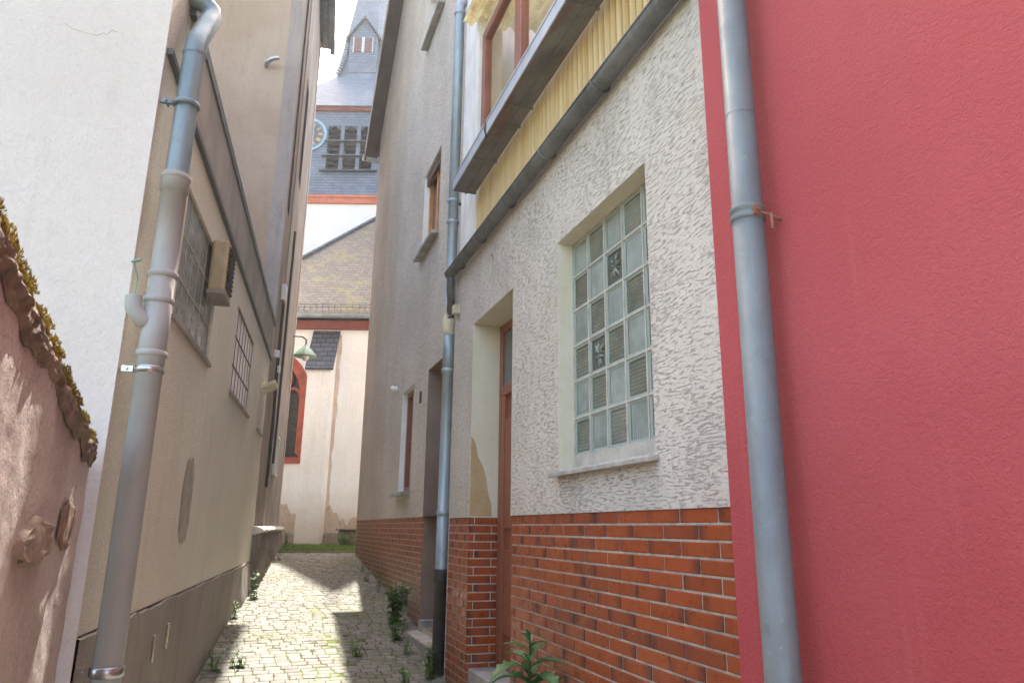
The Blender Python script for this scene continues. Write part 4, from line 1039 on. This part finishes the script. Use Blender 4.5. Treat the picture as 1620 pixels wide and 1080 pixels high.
# slate belfry with openings
s0 = hf-.01
mb = MB()
cols = [(-6.18, -5.76), (-5.64, -5.22), (-5.10, -4.68)]; rows = [(12.98, 13.42), (13.52, 13.96), (14.05, 14.55)]
hl = [(a, b, c, e, .35) for a, b in cols for c, e in rows]
t_ = MB(); wall(t_, cx-s0, cx+s0, 12.0, 15.10, cy-s0, hl)
for f in t_.f: mb.face([t_.v[i] for i in f])
for (p, q) in (((cx-s0, cy-s0), (cx-s0, cy+s0)), ((cx+s0, cy-s0), (cx+s0, cy+s0)), ((cx-s0, cy+s0), (cx+s0, cy+s0))):
    mb.face([(p[0], p[1], 12.0), (q[0], q[1], 12.0), (q[0], q[1], 15.1), (p[0], p[1], 15.1)])
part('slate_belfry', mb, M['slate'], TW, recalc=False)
for (a, b) in cols:
    for ri, (c, e) in enumerate(rows):
        mb = MB(); y = cy-s0
        mb.box(a+.001, b-.001, y+.30, y+.34, c, e)
        for k in range(3): mb.prism([(a+.002, y+.05, c+.05+k*.15), (a+.002, y+.24, c+.13+k*.15), (a+.002, y+.24, c+.15+k*.15), (a+.002, y+.05, c+.07+k*.15)], (b-a-.004, 0, 0))
        if ri == 2:   # trefoil head: spandrels left and right
            for sg in (-1, 1):
                xm = (a+b)/2; w = (b-a)/2
                mb.prism([(xm+sg*w, y-.005, e+.001), (xm+sg*w, y-.005, e-.16), (xm+sg*w*.72, y-.005, e-.14), (xm+sg*w*.62, y-.005, e-.09), (xm+sg*w*.42, y-.005, e-.10), (xm+sg*w*.30, y-.005, e+.001)], (0, .05, 0))
        else:
            for sg in (-1, 1):
                xm = (a+b)/2; w = (b-a)/2
                mb.prism([(xm+sg*w, y-.005, c), (xm+sg*w, y-.005, c+.09), (xm+sg*w*.6, y-.005, c)], (0, .04, 0))
        part('louvre', mb, M['louvre'], TW)
mb = MB()
for z, l in ((12.93, .1), (13.47, .05), (14.0, .0)): mb.prism([(-6.26-l, cy-s0, z-.05), (-6.26-l, cy-s0-.12, z-.05), (-6.26-l, cy-s0-.12, z-.02), (-6.26-l, cy-s0, z+.045)], (1.66+2*l, 0, 0))
part('louvre_sill', mb, M['slate_dark'], TW)
mb = MB(); mb.box(cx-hf-.08, cx+hf+.08, cy-hf-.08, cy+hf+.08, 15.101, 15.25); part('cornice', mb, M['oxblood'], TW)
# spire: square eaves broached into an octagon
def octo(z):
    a = 1.85-(z-16.3)*.2016; a = max(a, 0.01); return [(cx+a*sx, cy+a*sy, z) for sx, sy in ((-.4142, -1), (.4142, -1), (1, -.4142), (1, .4142), (.4142, 1), (-.4142, 1), (-1, .4142), (-1, -.4142))]
mb = MB(); e = hf+.16
sq = [(cx-e, cy-e, 15.22), (cx+e, cy-e, 15.22), (cx+e, cy+e, 15.22), (cx-e, cy+e, 15.22)]
O1 = octo(16.9); ap = (cx, cy, 25.4)
def mid(p, q, t): return tuple(p[i]+(q[i]-p[i])*t for i in range(3))
O0 = octo(16.0)
mb.face([sq[0], sq[1], O1[1], O1[0]]); mb.face([sq[1], sq[2], O1[3], O1[2]]); mb.face([sq[2], sq[3], O1[5], O1[4]]); mb.face([sq[3], sq[0], O1[7], O1[6]])
mb.face([sq[1], O1[2], O1[1]]); mb.face([sq[2], O1[4], O1[3]]); mb.face([sq[3], O1[6], O1[5]]); mb.face([sq[0], O1[0], O1[7]], 1)
for i in range(8):
    mb.face([O1[i], O1[(i+1) % 8], ap], 1 if i == 7 else 0)  # left facet coloured paler, as if catching the light
mb.face(sq)
SP = part('spire', mb, [M['slate_spire'], M['slate_pale_lit']], TW, recalc=False)
mb = MB(); mb.tube([(cx, cy, 25.2), (cx, cy, 26.4)], .03, 8); part('finial', mb, M['iron'], SP)
# dormer
dx = -5.40; dw = .50; fy = 22.30
def spy(z): return cy-(1.85-(z-16.3)*.2016)
mb = MB()
mb.face([(dx-dw, fy, 17.55), (dx+dw, fy, 17.55), (dx+dw, fy, 18.6), (dx, fy, 19.32), (dx-dw, fy, 18.6)])
for sg in (-1, 1):
    mb.face([(dx+sg*dw, fy, 17.55), (dx+sg*dw, spy(17.55)+.1, 17.55), (dx+sg*dw, spy(18.6)+.1, 18.6), (dx+sg*dw, fy, 18.6)])
mb.face([(dx-dw, fy, 17.55), (dx+dw, fy, 17.55), (dx+dw, spy(17.0), 17.1), (dx-dw, spy(17.0), 17.1)])
DM = part('dormer', mb, M['slate_spire'], TW, recalc=False)
mb = MB()
for sg in (-1, 1):
    mb.mesh([(dx, fy-.1, 19.42), (dx+sg*(dw+.12), fy-.1, 18.52), (dx+sg*(dw+.12), spy(18.5)+.1, 18.52), (dx, spy(19.4)+.2, 19.42), (dx, fy-.1, 19.34), (dx+sg*(dw+.12), fy-.1, 18.44), (dx+sg*(dw+.12), spy(18.5)+.1, 18.44), (dx, spy(19.4)+.2, 19.34)], [(0, 1, 2, 3), (4, 5, 6, 7), (0, 1, 5, 4), (1, 2, 6, 5)])
part('dormer_roof', mb, M['slate_dark'], DM, recalc=False)
mb = MB()
for a, b in ((-5.74, -5.47), (-5.37, -5.10)): mb.box(a, b, fy-.03, fy+.02, 17.98, 18.52)
part('shutter', mb, m_plain('red_brown_shutter', (.17, .085, .075), .2, 8, .7), DM)
mb = MB()
for a, b in ((-5.78, -5.74), (-5.47, -5.37), (-5.10, -5.06)): mb.box(a, b, fy-.035, fy-.001, 17.94, 18.56)
part('shutter_frame', mb, M['slate_pale_lit'], DM)
for sg in (-1, 1):
    mb = MB()
    for k in range(13):
        z = 18.5-k*.125; x = dx+sg*(dw+.03+.0045*k*k*.25); mb.tube([(x, spy(z)-.10, z), (x+sg*.07, spy(z)-.05, z+.02), (x+sg*.17, spy(z)+.0, z+.08)], [.035, .055, .045], 8)
    part('swept_valley', mb, M['slate'], DM, recalc=False)
# clock
kx, kz, ky = -6.81, 14.22, cy-s0-.03
mb = MB(); n = 48
mb.face([(kx+.56*cos(2*pi*k/n), ky, kz+.56*sin(2*pi*k/n)) for k in range(n)]); CK = part('clock_face', mb, M['clockdark'], TW, recalc=False)
mb = MB()
def ringf(mb, r0, r1, y):
    for k in range(n):
        a, b = 2*pi*k/n, 2*pi*(k+1)/n
        mb.face([(kx+r0*cos(a), y, kz+r0*sin(a)), (kx+r1*cos(a), y, kz+r1*sin(a)), (kx+r1*cos(b), y, kz+r1*sin(b)), (kx+r0*cos(b), y, kz+r0*sin(b))])
ringf(mb, .52, .60, ky-.012)
for k in range(60):
    a = 2*pi*k/60; c_, s_ = cos(a), sin(a)
    mb.face([(kx+.47*c_-.006*s_, ky-.012, kz+.47*s_+.006*c_), (kx+.52*c_-.006*s_, ky-.012, kz+.52*s_+.006*c_), (kx+.52*c_+.006*s_, ky-.012, kz+.52*s_-.006*c_), (kx+.47*c_+.006*s_, ky-.012, kz+.47*s_-.006*c_)])
part('clock_ring', mb, M['clockblue'], CK, recalc=False)
mb = MB()
NUM = {1: 'I', 2: 'II', 3: 'III', 4: 'IIII', 5: 'V', 6: 'VI', 7: 'VII', 8: 'VIII', 9: 'IX', 10: 'X', 11: 'XI', 12: 'XII'}
def bar(mb, p, q, w):
    d_ = Vector((q[0]-p[0], q[1]-p[1])).normalized(); nn_ = Vector((-d_.y, d_.x))*w
    mb.face([(kx+p[0]+nn_.x, ky-.02, kz+p[1]+nn_.y), (kx+p[0]-nn_.x, ky-.02, kz+p[1]-nn_.y), (kx+q[0]-nn_.x, ky-.02, kz+q[1]-nn_.y), (kx+q[0]+nn_.x, ky-.02, kz+q[1]+nn_.y)])
for h_, s in NUM.items():
    a = pi/2-2*pi*h_/12; R0, R1 = .31, .46; er = Vector((cos(a), sin(a))); et = Vector((sin(a), -cos(a)))
    wds = [.03 if ch == 'I' else .07 for ch in s]; x = -sum(wds)/2
    for ch, w in zip(s, wds):
        c0 = x+w/2; P_ = lambda t, r_: tuple(er*r_+et*t)
        if ch == 'I': bar(mb, P_(c0, R0), P_(c0, R1), .011)
        elif ch == 'V': bar(mb, P_(c0, R0), P_(c0-.025, R1), .011); bar(mb, P_(c0, R0), P_(c0+.025, R1), .008)
        else: bar(mb, P_(c0-.025, R0), P_(c0+.025, R1), .011); bar(mb, P_(c0+.025, R0), P_(c0-.025, R1), .008)
        x += w
bar(mb, (0, 0), (.12, .22), .018); bar(mb, (0, 0), (-.2, .36), .012)
part('numerals_and_hands', mb, M['gold'], CK, recalc=False)

# planter by the church wall
PL = thing('stone_planter', 'squat mossy stone planter at the church wall by the brick corner', 'planter', FW, (-3.32, 15.35, 1.27))
px_, py_, pz_ = -3.32, 15.35, 1.27
mb = MB(); mb.tube([(px_, py_, pz_), (px_, py_, pz_+.03), (px_, py_, pz_+.12), (px_, py_, pz_+.22), (px_, py_, pz_+.27), (px_, py_, pz_+.32)], [.12, .15, .20, .22, .20, .19], 20)
part('bowl', mb, m_plain('mossy_planter_stone', (.16, .17, .09), .4, 9, .9, .8, 40), PL, recalc=False)
mb = MB(); mb.tube([(px_, py_, pz_+.32), (px_, py_, pz_+.325), (px_, py_, pz_+.36), (px_, py_, pz_+.365)], [.24, .26, .26, .24], 20); part('rim', mb, M['stone'], PL, recalc=False)

# ---------------------------------------------------------------- weeds
def leaf(mb, p, dirv, L, W, droop, r, lob=0, mi=0, n=7):
    dirv = dirv.normalized(); side = dirv.cross(Vector((0, 0, 1)))
    if side.length < .05: side = Vector((1, 0, 0))
    side.normalize(); P = Vector(p); C_ = []; ang = math.asin(max(-1, min(1, dirv.z))); hd = Vector((dirv.x, dirv.y, 0))
    if hd.length < .01: hd = Vector((1, 0, 0))
    hd.normalize()
    for i in range(n+1):
        t = i/n; w = W*(sin(pi*(t**.75))*.9+.08*(1-t)); 
        if lob: w *= (1.0 if i % 2 else .62) if 0 < i < n else 1
        a = ang-droop*t; C_.append((P.copy(), w, a)); P += (hd*cos(a)+Vector((0, 0, sin(a))))*L/n
    for (p0, w0, a0), (p1, w1, a1) in zip(C_, C_[1:]):
        up0 = Vector((0, 0, .35*w0)); up1 = Vector((0, 0, .35*w1))
        mb.face([p0, p1, p1+side*w1+up1, p0+side*w0+up0], mi, r, True); mb.face([p0, p1, p1-side*w1+up1, p0-side*w0+up0], mi, r, True)
def weed(u, d, fr, H, nst, label, seed, LL=.05, spread=.25, mat='leaf', nm='weed', zoff=0, W=.017, grp='small weeds along the wall foots', cat='weed'):
    rng = random.Random(seed); b = fr.w(u, d, 0); b.z = gzw(b.x, b.y)-.01+zoff
    T_ = thing(nm, label, cat, FW, tuple(b), grp)
    st = MB(); lf = MB()
    for s in range(nst):
        an = rng.uniform(0, 6.28); le = rng.uniform(.2, 1)*spread; h = H*rng.uniform(.55, 1)
        o = b+Vector((rng.gauss(0, .02), rng.gauss(0, .02), 0)); P = []
        for k in range(7):
            t = k/6; P.append(o+Vector((cos(an)*le*h*t*t, sin(an)*le*h*t*t, h*t)))
        st.tube(P, [.004*(1-.6*k/6) for k in range(7)], 5, sm=True)
        nl = int(h/.022)
        for k in range(nl):
            t = (k+.5)/nl; p = o+Vector((cos(an)*le*h*t*t, sin(an)*le*h*t*t, h*t)); a2 = k*2.4+rng.uniform(-.4, .4)
            leaf(lf, p, Vector((cos(a2), sin(a2), rng.uniform(.1, .7))), LL*rng.uniform(.6, 1.15)*(1-.35*t), W*rng.uniform(.7, 1.2), rng.uniform(.3, 1.2), rng.random(), n=4)
    part('stem', st, M[mat], T_, recalc=False); part('foliage', lf, M[mat], T_, recalc=False)
    return T_
weed(7.95, 1.48, FR, .44, 14, 'tallest bushy weed at the foot of the brick wall below the cellar opening', 1, .085, .42, W=.03)
weed(7.35, 1.38, FR, .20, 8, 'leafy weed in front of the doorstep', 2, .07, .6, W=.026)
weed(9.7, 1.58, FR, .42, 3, 'thin upright weed against the far part of the brick wall', 3, .045, .1)
weed(6.18, 1.44, FR, .34, 7, 'weed growing just right of the cast iron pipe foot', 4, .06, .25, W=.015)
weed(6.0, 1.22, FR, .17, 8, 'low clump of weeds in front of the cast iron pipe foot', 5, .06, .6, W=.016)
weed(5.35, 1.32, FR, .2, 8, 'low weed at the corner of the brick door jamb', 6, .06, .6, W=.018)
weed(9.3, -.76, FL, .34, 5, 'weed standing against the left wall halfway up the lane', 7, .09, .4, W=.012)
weed(14.6, -.70, FL, .45, 6, 'tall weed at the far end of the rubble plinth', 8, .06, .25)
weed(6.6, -.80, FL, .26, 5, 'weed in the shaded corner by the left plinth', 9, .09, .6, W=.011)
weed(6.7, -.62, FL, .13, 9, 'small bright weed on the setts near the left plinth', 10, .05, .9)
weed(6.9, .95, FR, .15, 7, 'small weed between the shaded setts in the middle of the lane', 12, .05, .7)
for i, (u, d, fr_w, lb) in enumerate(((8.7, 1.57, FR, 'short weed just beyond the cellar opening'), (11.2, 1.55, FR, 'small weed near the far end of the brick wall'), (12.3, -.70, FL, 'small weed under the middle of the rubble plinth'),
        (8.3, -.86, FL, 'sparse weed where the grey plinth meets the rubble'), (5.75, 1.48, FR, 'tiny sprout between pipe foot and brick jamb'), (6.9, 1.40, FR, 'fine weed against the front face of the doorstep'), (10.4, 1.5, FR, 'faint sprout midway along the brick wall'))):
    weed(u, d, fr_w, .10+.03*(i % 4), 5, lb, 40+i, .045, .6, W=.013)
# big sow thistle
b = FR.w(3.72, 1.36, 0); b.z = gzw(b.x, b.y)
T_ = thing('sow_thistle', 'large leafy sow thistle with jagged leaves in front of the glazed brick base', 'plant', FW, tuple(b))
rng = random.Random(21); st = MB(); lf = MB(); H = .90
ax = lambda t: b+Vector((.03*sin(t*2), .0, H*t))
st.tube([ax(k/10) for k in range(11)], [.011*(1-.55*k/10) for k in range(11)], 8)
for k in range(42):
    t = .10+.88*(k/42); a = k*2.4; sz = 1.0 if t < .8 else (1-t)/.2*.6+.25
    leaf(lf, ax(t), Vector((cos(a), sin(a), .55+.9*max(0, t-.7))), (.29*sz)*rng.uniform(.85, 1.1), .068*max(.4, sz), 1.5*sz, rng.random(), lob=1, n=11)
for k in range(12):
    a = k*2.1; leaf(lf, ax(.97), Vector((cos(a), sin(a), 2.0)), .055, .012, .4, 1, n=4)
part('stem', st, M['thistle'], T_, recalc=False); part('foliage', lf, M['thistle'], T_, recalc=False)

# ---------------------------------------------------------------- light, sky, camera
SAZ, SEL = radians(-13.0), radians(58.5)
w = bpy.data.worlds.new('World'); S.world = w; w.use_nodes = True
nt = w.node_tree; bg = nt.nodes['Background']; sk = nt.nodes.new('ShaderNodeTexSky'); sk.sky_type = 'NISHITA'; sk.sun_disc = False
sk.sun_elevation = SEL; sk.sun_rotation = SAZ; sk.air_density = 1.0; sk.dust_density = 2.5; sk.ozone_density = 1.0
tm = nt.nodes.new('ShaderNodeMix'); tm.data_type = 'RGBA'; tm.blend_type = 'MULTIPLY'; tm.inputs[0].default_value = 1; tm.inputs[7].default_value = (1.13, 1.0, .83, 1)
nt.links.new(sk.outputs[0], tm.inputs[6]); nt.links.new(tm.outputs[2], bg.inputs[0]); bg.inputs[1].default_value = 1.0
sl_ = bpy.data.lights.new('sun', 'SUN'); so = bpy.data.objects.new('sun', sl_); C.objects.link(so)
sl_.energy = 16.5; sl_.angle = radians(.53); sl_.color = (1, .95, .87)
sv = Vector((sin(SAZ)*cos(SEL), cos(SAZ)*cos(SEL), sin(SEL))); so.rotation_euler = sv.to_track_quat('Z', 'Y').to_euler(); so.location = sv*60

F_, P_, R0 = 1143.6, .253665, .011527
cd = bpy.data.cameras.new('camera'); cam = bpy.data.objects.new('camera', cd); C.objects.link(cam); S.camera = cam
cd.sensor_width = 36; cd.lens = F_/1620*36; cd.clip_start = .05; cd.clip_end = 400
f = Vector((0, cos(P_), sin(P_))); r_ = Vector((1, 0, 0)); u_ = Vector((0, -sin(P_), cos(P_)))
r2 = r_*cos(R0)+u_*sin(R0); u2 = -r_*sin(R0)+u_*cos(R0)
mt = Matrix((r2, u2, -f)).transposed().to_4x4(); mt.translation = Vector((0, 0, EYE)); cam.matrix_world = mt
S.view_settings.view_transform = 'Standard'; S.view_settings.look = 'None'; S.view_settings.exposure = 0
mb = MB(); mb.box(-30, 30, -3, 60, -2, 45)
HZ = part('glare_haze', mb, [], fr=FW, base=(0, 0, 0)); HZ['kind'] = 'structure'  # scattering volume added to imitate the lens veil towards the sun
hm = bpy.data.materials.new('thin_glare_haze'); hm.use_nodes = True; ht = hm.node_tree; ht.nodes.remove(ht.nodes['Principled BSDF'])
vs = ht.nodes.new('ShaderNodeVolumeScatter'); vs.inputs['Density'].default_value = .0012; vs.inputs['Anisotropy'].default_value = .55; ht.links.new(vs.outputs[0], ht.nodes['Material Output'].inputs['Volume'])
HZ.data.materials.append(hm)
S.cycles.volume_bounces = 0
S.cycles.max_bounces = 8; S.cycles.diffuse_bounces = 5
